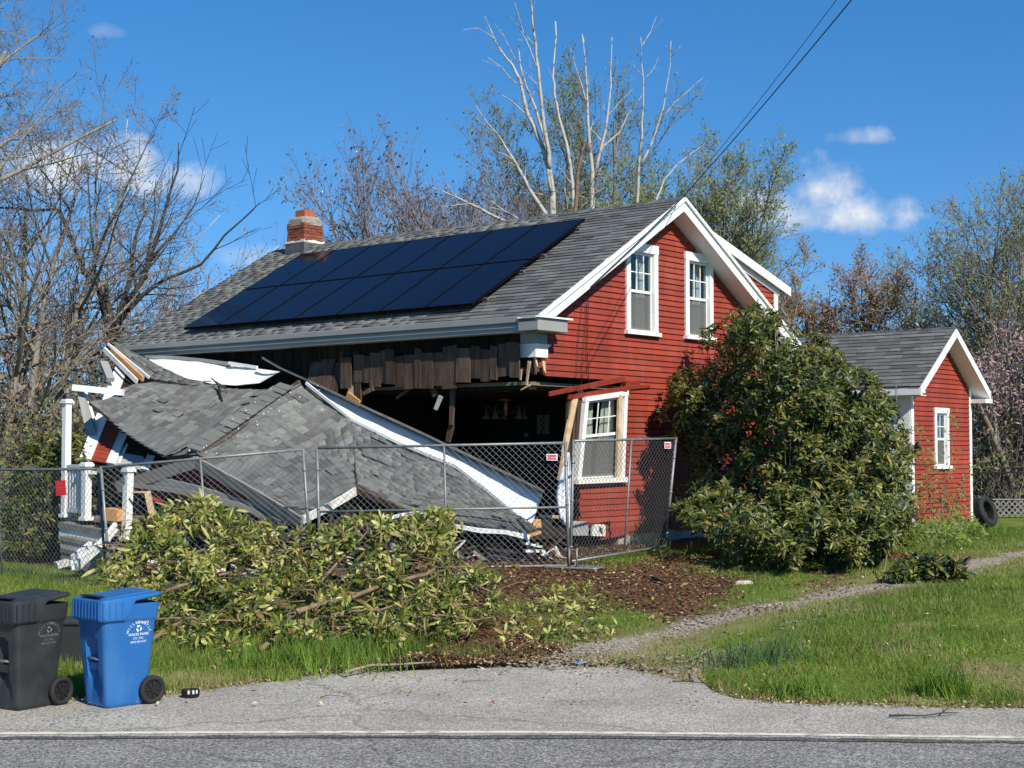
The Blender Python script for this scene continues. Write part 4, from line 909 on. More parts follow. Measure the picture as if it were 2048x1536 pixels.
def scrap(name,label,cat,mm,pts,w,h,up=(0,0,1),group=None):
    p=A3(pts); c=(p[0]+p[-1])/2; c=Vector((c.x,c.y,min(p[0].z,p[-1].z))); t=MB()
    for a,b in zip(p[:-1],p[1:]): t.beam(a,b,w,h,up)
    o=t.build(name,mm,base=tuple(c)); tag(o,label,cat,group); return o
scrap('wood_box','orange wooden box standing behind the white porch post','box','raw_wood',[(213,1027,25.4),(247,1031,25.2)],.3,.20)
scrap('leaning_board','tan board leaning upright under the gable rake','board','raw_wood_pale',[(295,984,24.9),(306,1038,24.6)],.10,.04,(0,-1,0)); scrap('tan_rail','thin tan rail across the dark porch, beside the white post','board','raw_wood_pale',[(264,984,25.0),(298,984,24.9)],.03,.03)
scrap('fallen_railing','long white railing section lying slantwise in front of the steps','railing','white_paint',[(152,1134,23.6),(205,1086,24.2),(232,1052,24.6)],.06,.14); scrap('fallen_railing','short white railing piece propped beside the long one','railing','white_paint',[(146,1120,23.7),(182,1092,24.2)],.06,.16)
scrap('fallen_baluster','white broken baluster with foot standing in the grass','baluster','white_paint',[(141,1122,23.5),(147,1142,23.4)],.05,.05); scrap('cream_block','cream coloured block in grass left of the fallen railing','block','white_worn',[(112,1131,23.6),(136,1124,23.7)],.2,.10)
scrap('white_trim_piece','white trim piece with red paint under the fallen roof','board','white_paint',[(521,1071,22.9),(556,1064,23.0)],.06,.10); scrap('red_board','broken red board on the rubble behind the brush pile','board','red_paint',[(523,1084,22.8),(545,1080,22.9)],.05,.12)
def build_rubble():
    r=random.Random(17); m=MB()
    for i in range(260):
        px=r.uniform(270,1125); py=r.uniform(1045,1118); Y=r.uniform(22.9,24.6)
        p=gpt(px,1100); x=(px-1024)/F_PX*Y; z0=gz(x,Y); z=z0+abs(r.gauss(0,.22))*(1.0 if px<700 else .6)
        a=r.uniform(0,6.28); l=r.uniform(.15,.8); dz=r.gauss(0,.18); q=Vector((x,Y,z)); e=Vector((math.cos(a)*l,math.sin(a)*l*.5,dz)); m.cur=r.choice([0,0,0,1,1,2,3,4,5])
        m.beam(q-e*.5,q+e*.5,r.uniform(.03,.12),r.uniform(.015,.05))
    o=m.build('rubble',['plank_broken','plank_dark','raw_wood_pale','white_worn','red_paint_worn','concrete'],base=tuple(gpt(600,1110))); tag(o,'splintered boards and rubble under the collapsed porch roof','rubble',kind='stuff')
build_rubble()
bl=at(350,1040,23.2); bl.z-=.09
ball=MB().lathe([(.001,0),(.05,.015),(.09,.05),(.105,.1),(.09,.15),(.05,.185),(.001,.2)],16,Matrix.Translation(Vector((bl.x,bl.y,bl.z)))).build('ball','yellow_ball',base=tuple(bl),smooth=True); tag(ball,'yellow ball lying at the edge of the brush pile','ball')
def build_cloth():
    p=at(1125,1040,23.3); c=Vector((p.x,p.y,p.z-.3)); m=MB(); V=[]; n=14;k=16
    L_=A3([(1133,905,23.4),(1118,960,23.35),(1112,990,23.3),(1120,1035,23.2)]); Rr=A3([(1139,905,23.4),(1143,960,23.4),(1146,1010,23.35),(1145,1068,23.3)])
    for j in range(k+1):
        for i in range(n+1): 
            v=pline(L_,j/k).lerp(pline(Rr,j/k),i/n); V.append(v+Vector((0,.035*math.sin(i*1.7+j*.15),0)))
    m.add(V,[(j*(n+1)+i,j*(n+1)+i+1,(j+1)*(n+1)+i+1,(j+1)*(n+1)+i) for j in range(k) for i in range(n)])
    o=m.build('hanging_cloth','cloth',base=tuple(c),smooth=True); md=o.modifiers.new('s','SOLIDIFY'); md.thickness=.006; tag(o,'white curtain cloth hanging from the broken wall behind the fence','cloth')
build_cloth()

# ------------------------------------------------------------------ temporary chain link fence
def fence_panel(label,tl,tr,br,bl,midv=None,midh=None,mm='galv',pitch=.098,feet=True,rw=.021):
    TL,TR,BR,BL=A3([tl,tr,br,bl]); 
    for q in (BL,BR): pass
    c=(BL+BR)/2; c.z=gz(c.x,c.y); t=thing('temporary_fence',c,label,'fence',group='temporary chain link fence panels')
    def Q(s,u): return BL.lerp(BR,s).lerp(TL.lerp(TR,s),u)
    W=(BR-BL).length; Hh=(TL-BL).length
    MB().tube([TL,Q(.5,1),TR],rw,8).build('top_rail',mm,t,smooth=True); MB().tube([BL,BR],rw*.9,8).build('bottom_rail',mm,t,smooth=True)
    for a,b in ((BL,TL),(BR,TR)):
        MB().tube([a-(b-a).normalized()*.06,b+(b-a).normalized()*.02],rw*1.1,8).build('post',mm,t,smooth=True)
        d=(b-a); 
        for f in (.12,.5,.82): 
            p=a+d*f; MB().tube([p-d.normalized()*.014,p+d.normalized()*.014],rw*1.45,8).build('clamp','galv',t,smooth=True)
    if midv is not None: MB().tube([Q(midv,0),Q(midv,1)],rw*.8,8).build('middle_post',mm,t,smooth=True)
    if midh is not None: MB().tube([Q(0,midh),Q(1,midh)],rw*.8,8).build('middle_rail',mm,t,smooth=True)
    # woven wire: two families of diagonals, clipped to the frame
    m=MB(); w=pitch; n=(BR-BL).cross(TL-BL).normalized()
    cnt=int((W+Hh)/w)+1
    for fam in (0,1):
        for i in range(cnt):
            x0=-Hh+i*w+ (0 if fam==0 else 0); pts=[]
            a=max(0,-x0); b=min(Hh,W-x0)
            if b-a<.03: continue
            for kk in (0,.5,1):
                y=a+(b-a)*kk; x=x0+y
                xx=x if fam==0 else W-x
                pts.append(Q(xx/W,y/Hh)+n*(.003 if fam else -.003))
            m.tube(pts,.0031,3,cap=False)
    m.build('wire_mesh','wire',t,kind='stuff')
    return t,Q
fence_panel('chain link panel at the far left in front of the green shrub',(-205,941,26.0),(196,938,22.7),(214,1180,22.6),(-190,1146,25.9),midv=.52,mm='galv_dark')
fence_panel('tilted chain link panel in front of the red gable of the fallen roof',(202,935,22.55),(606,899,22.7),(622,1130,22.7),(222,1182,22.5),midv=.49)
fence_panel('wide chain link panel with a middle rail, in front of the grey shingles',(634,896,22.5),(1131,886,22.15),(1137,1131,22.1),(640,1140,22.4),midv=.515,midh=.475)
fence_panel('leaning chain link panel in front of the red wall and lower window',(1147,882,22.25),(1352,877,24.7),(1331,1092,24.6),(1141,1123,22.15),midv=.54)
def fence_foot(px,py,ang,label):
    p=gpt(px,py); c,s=math.cos(ang),math.sin(ang); f=lambda x,y,z=0.02:p+Vector((c*x-s*y,s*x+c*y,z))
    pts=[]; L_,W_,r=.42,.16,.06
    for (cx,cy,a0) in ((L_-r,W_-r,0),(-L_+r,W_-r,90),(-L_+r,-W_+r,180),(L_-r,-W_+r,270)):
        for k in range(4): a=R(a0+k*30); pts.append(f(cx+r*math.cos(a),cy+r*math.sin(a)))
    pts.append(pts[0]); t=thing('fence_stand',p,label,'fence stand')
    MB().tube(pts,.02,8,cap=False).build('loop','galv',t,smooth=True)
    for dx in (-.06,.06): MB().tube([f(dx,0,.02),f(dx,0,.30)],.016,8).build('peg','galv',t,smooth=True)
    MB().tube([f(-.0,W_),f(0,-W_)],.018,8).build('crossbar','galv',t,smooth=True)
fence_foot(1146,1137,R(-24),'steel tube stand on the mulch where two fence panels meet')
def plate(name,label,px0,py0,px1,py1,Y,m0,bars=None,rot=0):
    a=at(px0,py1,Y); b=at(px1,py0,Y); c=Vector(((a.x+b.x)/2,Y,a.z)); t=thing(name,c,label,'sign'); w=b.x-a.x;h=b.z-a.z
    M=Matrix.Rotation(rot,4,'Y')
    def bx(nm,mm,x0,x1,z0,z1,y0,y1):
        m=MB(); m.box(x0,x1,y0,y1,z0,z1); m.v=[tuple(M@Vector(v)) for v in m.v]; return m.build(nm,mm,t,world=False)
    bx('plate',m0,-w/2,w/2,0,h,0,.004)
    for q in bars or []: bx(q[0],q[1],q[2]*w,q[3]*w,q[4]*h,q[5]*h,-.004,-.001)
DB=[('red_band','sign_red',-.42,.42,.60,.84),('red_band','sign_red',-.42,.42,.14,.36),('text_line','sign_red',-.34,-.05,.44,.52),('text_line','sign_red',.05,.34,.44,.52)]
plate('warning_sign','small red and white sign on the wide fence panel, near the white curtain cloth',1093,908,1115,921,22.1,'sign_white',DB)
plate('warning_sign','small red and white sign at the top right corner of the leaning fence panel',1329,884,1342,897,24.35,'sign_white',DB)
plate('condemned_notice','dark red notice hung on fence in front of the white balustrade',112,961,133,991,23.15,'sign_maroon',[('text_line','sign_red',-.30,.25,.80,.84),('text_line','sign_red',-.34,.30,.70,.735),('text_line','sign_red',-.34,.28,.60,.635),('text_line','sign_red',-.34,.30,.50,.535),('text_line','sign_red',-.34,.1,.38,.415)],rot=R(-4))
# ------------------------------------------------------------------ vegetation
def inside(poly,x,y):
    c=False; j=len(poly)-1
    for i in range(len(poly)):
        xi,yi=poly[i]; xj,yj=poly[j]
        if (yi>y)!=(yj>y) and x<(xj-xi)*(y-yi)/(yj-yi)+xi: c=not c
        j=i
    return c
def edge_dist(poly,x,y):
    d=1e9
    for (ax,ay),(bx,by) in zip(poly,poly[1:]+poly[:1]):
        dx,dy=bx-ax,by-ay; t=max(0,min(1,((x-ax)*dx+(y-ay)*dy)/(dx*dx+dy*dy+1e-9))); d=min(d,math.hypot(x-ax-t*dx,y-ay-t*dy))
    return d
def whorl(seed,mats,wts,n=8,ln=.17,wd=.048,droop=.35,mess=.25):
    """rosette of long leathery leaves round a stem tip; returns vertices, triangles, material ids"""
    r=random.Random(seed); V=[];T=[];M=[]
    for i in range(n):
        a=2*math.pi*i/n+r.uniform(-.3,.3); el=r.uniform(.05,.9)-droop*.3; l=ln*r.uniform(.5,1.2); w=wd*r.uniform(.7,1.25); el+=-.9*(r.random()<.15)
        d=Vector((math.cos(a)*math.cos(el),math.sin(a)*math.cos(el),math.sin(el))); s=Vector((-math.sin(a),math.cos(a),0)); u=s.cross(d)*-1
        s=(s+u*r.uniform(-mess,mess)*2).normalized(); u=d.cross(s)
        if u.z<0: u=-u
        o=len(V); P=lambda f,x,z: tuple(d*(l*f+.012)+s*(w*x)+u*(l*z)+Vector((0,0,-droop*l*f*f)))
        V+=[P(0,0,0),P(.35,-.42,.02),P(.35,0,-.015),P(.35,.42,.02),P(.7,-.46,.01),P(.7,0,-.03),P(.7,.46,.01),P(1,0,-.03)]
        T+=[(o,o+2,o+1),(o,o+3,o+2),(o+1,o+2,o+5),(o+1,o+5,o+4),(o+2,o+3,o+6),(o+2,o+6,o+5),(o+4,o+5,o+7),(o+5,o+6,o+7)]
        M+=[r.choices(range(len(mats)),wts)[0]]*8
    return np.array(V,np.float32),np.array(T,np.int32),np.array(M,np.int32)
def foliage(parent,frames,kinds,mats,limit=300,name='leaf_whorl',mass='foliage'):
    """frames: (matrix, variant); the nearest are parts of their own, the rest one joined mass"""
    mes=[]
    for V,T,M in kinds:
        me=bpy.data.meshes.new(name); me.from_pydata([tuple(v) for v in V],[],[tuple(t) for t in T])
        for q in mats: me.materials.append(MATS[q])
        me.polygons.foreach_set('material_index',M); me.polygons.foreach_set('use_smooth',[True]*len(T)); me.update(); mes.append(me)
    order=sorted(range(len(frames)),key=lambda i:frames[i][0].translation.y-frames[i][0].translation.z*.25)
    for i in order[:limit]: piece(name,mes[frames[i][1]],frames[i][0],parent)
    rest=order[limit:]; VV=[];TT=[];MM=[]; o=0
    for i in rest:
        V,T,M=kinds[frames[i][1]]; Mx=np.array(frames[i][0],np.float32); VV.append(V@Mx[:3,:3].T+Mx[:3,3]); TT.append(T+o); MM.append(M); o+=len(V)
    if rest: npmesh(mass,np.concatenate(VV),np.concatenate(TT),mats,np.concatenate(MM),parent,kind='stuff',smooth=True)
def orient(p,n,s,r):
    n=Vector(n).normalized(); x=n.orthogonal().normalized(); x=Quaternion(n,r.uniform(0,6.28))@x; y=n.cross(x); return frame(p,x*s,y*s,n*s)
RM=['rhodo_dark','rhodo_mid','rhodo_light','rhodo_yellow']
RK=[whorl(10+i,RM,[.34,.44,.19,.03],n=10,ln=.18,wd=.044,droop=.22) for i in range(5)]+[whorl(30+i,RM,[.16,.48,.30,.06],n=10,ln=.18,wd=.044,droop=.25) for i in range(3)]+[whorl(40,RM,[.15,.3,.3,.25],n=8,ln=.17,wd=.042,droop=.8)]
def shrub(label,name,poly,Yc,depth,n,seed,base,scale=1.0,shift=None,group=None,kinds=RK,mats=RM,limit=300,stems=7,wt=None,gap=0.0,inner=0,dark=False):
    r=random.Random(seed); t=thing(name,base,label,'shrub',group=group)
    xs=[q[0] for q in poly]; ys=[q[1] for q in poly]; fr=[]; mx=max(edge_dist(poly,r.uniform(min(xs),max(xs)),r.uniform(min(ys),max(ys))) for _ in range(300) if 1)*.55
    cx,cy=(min(xs)+max(xs))/2,(min(ys)+max(ys))/2; tips=[]
    k=0
    while len(fr)<n and k<n*30:
        k+=1; x=r.uniform(min(xs),max(xs)); y=r.uniform(min(ys),max(ys))
        if not inside(poly,x,y): continue
        e=min(edge_dist(poly,x,y)/mx,1); half=depth*math.sqrt(1-(1-e)**2*.97)
        f=r.random(); f=1-(f**2.0)*1.8 if r.random()<.75 else r.uniform(-1,1)      # most leaves on the near shell
        # clumps: keep shell lumpy, leave dark hollows
        lump=.5+.5*math.sin(x*.045+seed)*math.sin(y*.05+seed*2)+.35*math.sin(x*.11+y*.07)
        if gap and lump<gap and r.random()<.85: continue
        Y=Yc-half*f*(.70+.34*lump)+(shift(x,y) if shift else 0)
        p=at(x,y,Y); g=gz(p.x,p.y)
        if p.z<g+.04: p.z=g+r.uniform(.04,.2)
        nn=Vector(((x-cx)/(max(xs)-min(xs))*.9,-.55*f,1.0+(cy-y)/(max(ys)-min(ys))*.6))+Vector((r.gauss(0,.35),r.gauss(0,.35),r.gauss(0,.3)))
        v=r.choices(range(len(wt) if wt else len(kinds)),wt or [1]*len(kinds))[0]
        fr.append((orient(p,nn,scale*r.uniform(.75,1.15),r),v)); tips.append(p)
    for i in range(inner):      # added dark leaves deep inside, the bush's inner shade put into their colour
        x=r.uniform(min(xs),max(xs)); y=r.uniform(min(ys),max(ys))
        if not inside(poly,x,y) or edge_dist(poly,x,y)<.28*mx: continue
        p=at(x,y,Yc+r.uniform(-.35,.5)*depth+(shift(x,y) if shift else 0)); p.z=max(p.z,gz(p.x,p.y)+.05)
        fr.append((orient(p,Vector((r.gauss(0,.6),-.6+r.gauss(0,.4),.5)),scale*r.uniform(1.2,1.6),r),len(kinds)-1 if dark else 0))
    foliage(t,fr,kinds,mats,limit)
    b=Vector(base); m=MB()
    for i in range(stems):
        q=r.choice(tips); a=b+Vector((r.gauss(0,.25),r.gauss(0,.2),0)); c=a.lerp(q,.5)+Vector((r.gauss(0,.2),r.gauss(0,.2),.25))
        MB().tube([a,a.lerp(c,.5)+Vector((r.gauss(0,.06),0,.05)),c,c.lerp(q,.6)+Vector((0,0,.05)),q],[.035,.03,.022,.014,.006],5).build('stem','bark_dark',t,smooth=True)
    for i in range(stems*9):
        q=r.choice(tips); a=b.lerp(q,r.uniform(.35,.7)); m.tube([a,a.lerp(q,.5)+Vector((0,0,.08)),q],[.014,.01,.004],4)
    m.build('twigs','bark_mid',t,kind='stuff')
    return t
BUSH=[(1505,612),(1470,618),(1450,640),(1400,668),(1410,690),(1440,700),(1420,730),(1340,745),(1345,780),(1316,830),(1330,870),(1375,900),(1380,950),(1345,985),(1345,1010),(1375,1050),(1440,1085),(1460,1110),(1520,1137),(1600,1146),(1700,1142),(1770,1120),(1815,1090),(1832,1020),(1815,960),(1830,900),(1800,830),(1770,780),(1740,745),(1690,735),(1680,700),(1640,668),(1590,668),(1570,640),(1545,622)]
bb=gpt(1570,1105); 
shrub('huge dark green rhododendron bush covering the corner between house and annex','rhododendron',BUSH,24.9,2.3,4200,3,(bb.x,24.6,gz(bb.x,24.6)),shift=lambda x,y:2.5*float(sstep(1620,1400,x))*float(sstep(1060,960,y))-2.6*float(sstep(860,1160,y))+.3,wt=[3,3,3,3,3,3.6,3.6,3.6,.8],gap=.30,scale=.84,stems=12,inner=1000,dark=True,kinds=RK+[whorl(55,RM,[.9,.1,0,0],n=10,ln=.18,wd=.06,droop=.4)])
LB=[(60,880),(120,855),(170,880),(200,905),(215,950),(190,1000),(180,1060),(200,1100),(150,1115),(110,1120),(60,1128),(20,1110),(5,1040),(20,980),(30,920)]
b2=gpt(110,1125); shrub('yellow green rhododendron behind the fence left of the white balustrade','rhododendron',LB,27.6,.9,420,9,(b2.x,27.4,gz(b2.x,27.4)),wt=[2,2,2,2,2,4,4,4,3],limit=220,gap=.2)
SL_=[(1775,1150),(1800,1125),(1850,1112),(1900,1114),(1935,1135),(1925,1155),(1880,1168),(1830,1172),(1790,1165)]
b3=gpt(1860,1168); shrub('cut leafy rhododendron branch lying on the gravel track','cut_branch',SL_,b3.y+.25,.35,110,12,tuple(b3),wt=[4,4,4,4,4,1,1,1,0],limit=110,stems=2,scale=.9)

# brush pile of cut branches
PM=['pile_dark','pile_green','pile_light','pile_pale','pile_brown']
PK=[whorl(60+i,PM,[.26,.32,.25,.11,.06],n=8,ln=.20,wd=.054,droop=.3,mess=.6) for i in range(5)]+[whorl(70+i,PM,[.08,.22,.42,.24,.04],n=7,ln=.20,wd=.056,droop=.2,mess=.8) for i in range(3)]+[whorl(80+i,PM,[.4,.4,.12,.02,.06],n=8,ln=.19,droop=.5,mess=.5) for i in range(2)]
PK[1]=whorl(91,PM,[.2,.3,.3,.12,.08],n=7,ln=.19,wd=.05,droop=1.1,mess=1.0); PK[3]=whorl(93,PM,[.3,.3,.2,.1,.1],n=6,ln=.21,wd=.05,droop=.9,mess=1.2); PK[6]=whorl(95,PM,[.1,.25,.35,.26,.04],n=6,ln=.2,wd=.05,droop=.8,mess=1.0)
PILE=[(195,1140),(225,1085),(255,1050),(300,1025),(360,1002),(420,998),(470,1015),(520,1038),(570,1062),(620,1056),(680,1040),(730,1030),(800,1038),(850,1022),(900,1020),(930,1045),(905,1085),(930,1120),(985,1150),(1003,1200),(990,1240),(930,1262),(860,1278),(760,1288),(680,1278),(600,1268),(520,1280),(470,1310),(430,1335),(370,1318),(330,1285),(300,1250),(270,1190),(230,1175)]
def build_pile():
    r=random.Random(31); b=gpt(600,1240); t=thing('brush_pile',b,'big pile of cut rhododendron branches beside the road in front of the fence','brush pile'); fr=[]; k=0
    def Yof(x,y,off=0):
        f=max(0,min(1,(y-1005)/(1315-1005))); Y=lerp(20.7,16.15,f**.8)+off
        return Y
    while len(fr)<1650 and k<50000:
        k+=1; x=r.uniform(190,1005); y=r.uniform(995,1340)
        if not inside(PILE,x,y): continue
        lump=math.sin(x*.035)*math.sin(y*.05+1)+.6*math.sin(x*.08+y*.05)
        if lump<-.40 and r.random()<.88: continue
        Y=Yof(x,y,r.uniform(-.35,.6)-.32*lump); p=at(x,y,Y)
        if p.z<gz(p.x,p.y)+.03: p.z=gz(p.x,p.y)+r.uniform(.03,.1)
        nn=Vector((r.gauss(0,.8),-.45+r.gauss(0,.6),.5+r.gauss(0,.6)))
        edge=edge_dist(PILE,x,y); wt=[1,1,1,1,1,.9,.9,.9,.9,.9]
        if x<560 and y<1150 or y<1075: wt=[1,1,1,1,1,2.0,2.0,2.0,.3,.3]
        if y>1230: wt=[1,1,1,1,1,.8,.8,.8,.8,.8]
        fr.append((orient(p,nn,r.uniform(.55,1.12)*(.92 if y<1100 else .80),r),r.choices(range(10),wt)[0]))
    foliage(t,fr,PK,PM,300)
    BR=[([(572,1236),(600,1222),(640,1208),(700,1196),(760,1172),(800,1160),(850,1150),(905,1118)],.045),([(700,1196),(740,1215),(790,1240),(830,1255)],.02),([(860,1150),(890,1140),(930,1160),(985,1185)],.02),([(310,1190),(360,1172),(420,1155),(480,1140)],.03),([(420,1155),(450,1178),(500,1192),(560,1196)],.02),([(300,1282),(340,1255),(390,1230)],.035),([(520,1300),(545,1280),(600,1255),(640,1235)],.045),([(640,1235),(700,1222),(760,1220),(820,1200)],.025),
        ([(560,1090),(590,1120),(620,1165),(640,1205)],.02),([(640,1165),(680,1120),(720,1080),(745,1050)],.022),([(300,1240),(350,1236),(420,1240),(480,1242)],.018),([(380,1270),(385,1240),(376,1215)],.03),([(820,1110),(870,1120),(930,1145)],.018),([(460,1110),(520,1125),(580,1120)],.015),([(830,1240),(880,1230),(950,1240),(1000,1232)],.016),([(700,1250),(720,1275),(740,1300),(745,1330)],.008),([(250,1180),(290,1190),(330,1215)],.018),([(880,1290),(885,1310),(884,1330)],.006)]
    for pts,rad in BR:
        P=[at(x,y,Yof(x,y,-.22)) for x,y in pts]; P=[Vector((p.x,p.y,max(p.z,gz(p.x,p.y)+rad))) for p in P]; n=len(P)
        MB().tube(P,[rad*.8*lerp(1,.55,i/(n-1))*(1+.1*math.sin(i*2.3)) for i in range(n)],7).build('branch','cut_branch',t,smooth=True)
    m=MB()
    for i in range(300):
        x=r.uniform(200,1000); y=r.uniform(1030,1320)
        if not inside(PILE,x,y): continue
        p=at(x,y,Yof(x,y,r.uniform(-.3,.2))); a=r.uniform(0,6.28); l=r.uniform(.15,.6); q=p+Vector((math.cos(a)*l,math.sin(a)*l*.5,r.gauss(0,.12))); c=p.lerp(q,.5)+Vector((0,0,r.uniform(-.06,.06))); 
        p.z=max(p.z,gz(p.x,p.y)); q.z=max(q.z,gz(q.x,q.y)); m.tube([p,c,q],[.009,.006,.003],4)
    m.build('twigs','cut_branch',t,kind='stuff')
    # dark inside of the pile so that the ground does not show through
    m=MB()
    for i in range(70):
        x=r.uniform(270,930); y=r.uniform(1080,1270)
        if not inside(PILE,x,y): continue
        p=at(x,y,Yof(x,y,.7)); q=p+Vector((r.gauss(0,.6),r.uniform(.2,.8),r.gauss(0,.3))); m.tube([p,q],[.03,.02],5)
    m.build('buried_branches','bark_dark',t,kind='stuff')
build_pile()
P2=[(1048,1195),(1080,1172),(1140,1165),(1190,1180),(1195,1205),(1215,1235),(1238,1270),(1220,1288),(1160,1290),(1090,1280),(1050,1290),(1010,1300),(1000,1280),(1040,1240)]
def small_pile():
    r=random.Random(77); b=gpt(1130,1270); t=thing('brush_pile',b,'small heap of pale cut leaves on the mulch beside the gravel track','brush pile'); fr=[]; k=0
    while len(fr)<110 and k<9000:
        k+=1; x=r.uniform(1000,1240); y=r.uniform(1165,1300)
        if not inside(P2,x,y): continue
        g=gpt(x,max(y,1180)); p=at(x,y,g.y-.05); p.z=gz(p.x,p.y)+abs(r.gauss(.03,.06))
        fr.append((orient(p,Vector((r.gauss(0,.6),-.4+r.gauss(0,.5),.8)),r.uniform(.4,.75),r),r.choices(range(10),[1,1,1,1,1,2,2,2,.5,.5])[0]))
    foliage(t,fr,PK,PM,170)
    m=MB()
    for i in range(90):
        x=r.uniform(1010,1230); y=r.uniform(1190,1295)
        if not inside(P2,x,y): continue
        p=gpt(x,y,.03); a=r.uniform(0,6.28); l=r.uniform(.1,.4); q=p+Vector((math.cos(a)*l,math.sin(a)*l,r.uniform(0,.15))); m.tube([p,p.lerp(q,.5)+Vector((0,0,.04)),q],[.006,.005,.003],4)
    m.build('twigs','cut_branch',t,kind='stuff')
small_pile()

# ------------------------------------------------------------------ trees
def grow(tubes,tips,p,d,L_,rad,lev,maxlev,r,P):
    n=max(3,int(L_/P['seg'])); pts=[p]; rs=[rad]; q=p.copy(); dd=d.copy(); r1=max(rad*P['taper'],P['rmin'])
    for i in range(n):
        dd=(dd+Vector((r.gauss(0,1),r.gauss(0,1),r.gauss(0,1)))*P['wander']+Vector((0,0,P['up'] if lev else .04))).normalized()
        q=q+dd*(L_/n); pts.append(q.copy()); rs.append(lerp(rad,r1,(i+1)/n))
    tubes.append((pts,rs,6 if rad>.05 else 4 if rad>.018 else 3)); 
    if lev>=maxlev: tips.append((q,dd)); return
    nb=P['nb'][min(lev,len(P['nb'])-1)]; st=P['start'][min(lev,len(P['start'])-1)]
    for i in range(nb):
        f=lerp(st,.98,(i+r.random()*.8)/nb); k=min(int(f*n),n-1); b=pts[k].lerp(pts[k+1],f*n-k); base=(pts[k+1]-pts[k]).normalized()
        ax=base.orthogonal().normalized(); ax=Quaternion(base,r.uniform(0,6.28))@ax; a=R(r.gauss(P['ang'],8)); nd=Quaternion(ax,a)@base
        l2=L_*P['ratio']*lerp(1.15,.65,(f-st)/(1-st+1e-6))*r.uniform(.75,1.2); grow(tubes,tips,b,nd,l2,max(lerp(rad,r1,f)*.62,P['rmin']),lev+1,maxlev,r,P)
    tips.append((q,dd))
def leaf_specks(tips,r,n,size,spread):
    V=[];T=[]
    for q,d in tips:
        for _ in range(n):
            c=q-d*r.uniform(0,spread)+Vector((r.gauss(0,1),r.gauss(0,1),r.gauss(0,1)))*spread*.3; a=Vector((r.gauss(0,1),r.gauss(0,1),r.gauss(0,1))).normalized(); b=a.orthogonal().normalized(); s=size*r.uniform(.6,1.4); o=len(V)
            V+=[tuple(c-a*s),tuple(c+b*s*.5),tuple(c+a*s),tuple(c-b*s*.5)]; T.append((o,o+1,o+2,o+3))
    return V,T
TP=dict(seg=.8,taper=.3,wander=.09,up=.07,nb=[9,7,5,4],start=[.22,.2,.2],ang=38,ratio=.5,rmin=.006)
def tree(label,name,px,Y,hgt,rad,bark,leaf=None,seed=1,lev=3,leafn=2,leafs=.06,cat='tree',stems=1,spread=.0,lean=0,group=None,**kw):
    P=dict(TP); P.update(kw); r=random.Random(seed); x=(px-1024)/F_PX*Y; b=Vector((x,Y,gz(x,Y))); t=thing(name,b,label,cat,group=group); tubes=[];tips=[]
    for s in range(stems):
        d=Vector((r.gauss(lean,spread),r.gauss(0,spread),1)).normalized(); grow(tubes,tips,b+Vector((r.gauss(0,.15)*(stems>1),r.gauss(0,.15)*(stems>1),-.1)),d,hgt*r.uniform(.85,1.05) if stems>1 else hgt,rad,0,lev,r,P)
    mt=MB(); mc=MB()
    for pts,rs,n in tubes: (mt if rs[0]>.05 else mc).tube(pts,rs,n,cap=False)
    mt.build('trunk',bark,t,smooth=True); mc.build('crown',bark,t,smooth=True)
    if leaf:
        V,T=leaf_specks(tips,r,leafn,leafs,.35); o=npmesh('leaves',V,T,leaf,parent=t,kind='stuff')
    return t
def polytree(label,name,base,stems,Y,bark,seed,conv=lambda x,y:(x,y),twig=0,leaf=None,dvar=1.2,P=None,leafn=2,leafs=.05,thin=1.0):
    """tree traced stem by stem: each stem (points, start radius, end radius)"""
    r=random.Random(seed); t=thing(name,base,label,'tree'); tips=[]; tw=[]; trunk=MB(); crown=MB()
    for pts,r0,r1 in stems:
        dv=r.uniform(-dvar,dvar); n=len(pts); W=[at(*conv(*q),Y+dv*(i/(n-1)) ) for i,q in enumerate(pts)]
        # smooth subdivision with a little wobble
        S=[]; 
        for i in range(n-1):
            k=max(2,int((W[i+1]-W[i]).length/.5))
            for j in range(k): S.append(W[i].lerp(W[i+1],j/k)+Vector((r.gauss(0,.012),r.gauss(0,.03),r.gauss(0,.012))))
        S.append(W[-1]); m=len(S); rs=[lerp(r0,r1,(i/(m-1))**.8)*thin for i in range(m)]
        MB().tube(S,rs,7 if r0>.05 else 5).build('trunk' if r0>.075 else 'branch',bark,t,smooth=True)
        if twig:
            for i in range(int(twig*m)):
                k=r.randrange(1,m-1); d=(S[k+1]-S[k]).normalized(); ax=Quaternion(d,r.uniform(0,6.28))@d.orthogonal().normalized(); grow(tw,tips,S[k],Quaternion(ax,R(r.gauss(42,9)))@d,r.uniform(.5,1.5)*(P or {}).get('tl',1),max(rs[k]*.5,.008),2,3 if not P else P.get('lev',3),r,{**TP,**(P or {})})
    for pts,rs,n in tw: crown.tube(pts,rs,n,cap=False)
    if crown.v: crown.build('twigs',bark,t,smooth=True,kind='stuff')
    if leaf:
        V,T=leaf_specks(tips,r,leafn,leafs,.3); npmesh('leaves',V,T,leaf,parent=t,kind='stuff')
    return t
Z2=lambda x,y:(680+x/2.56,y/2.56)
def gb(px,Y): x=(px-1024)/F_PX*Y; return Vector((x,Y,gz(x,Y)))
DY=42
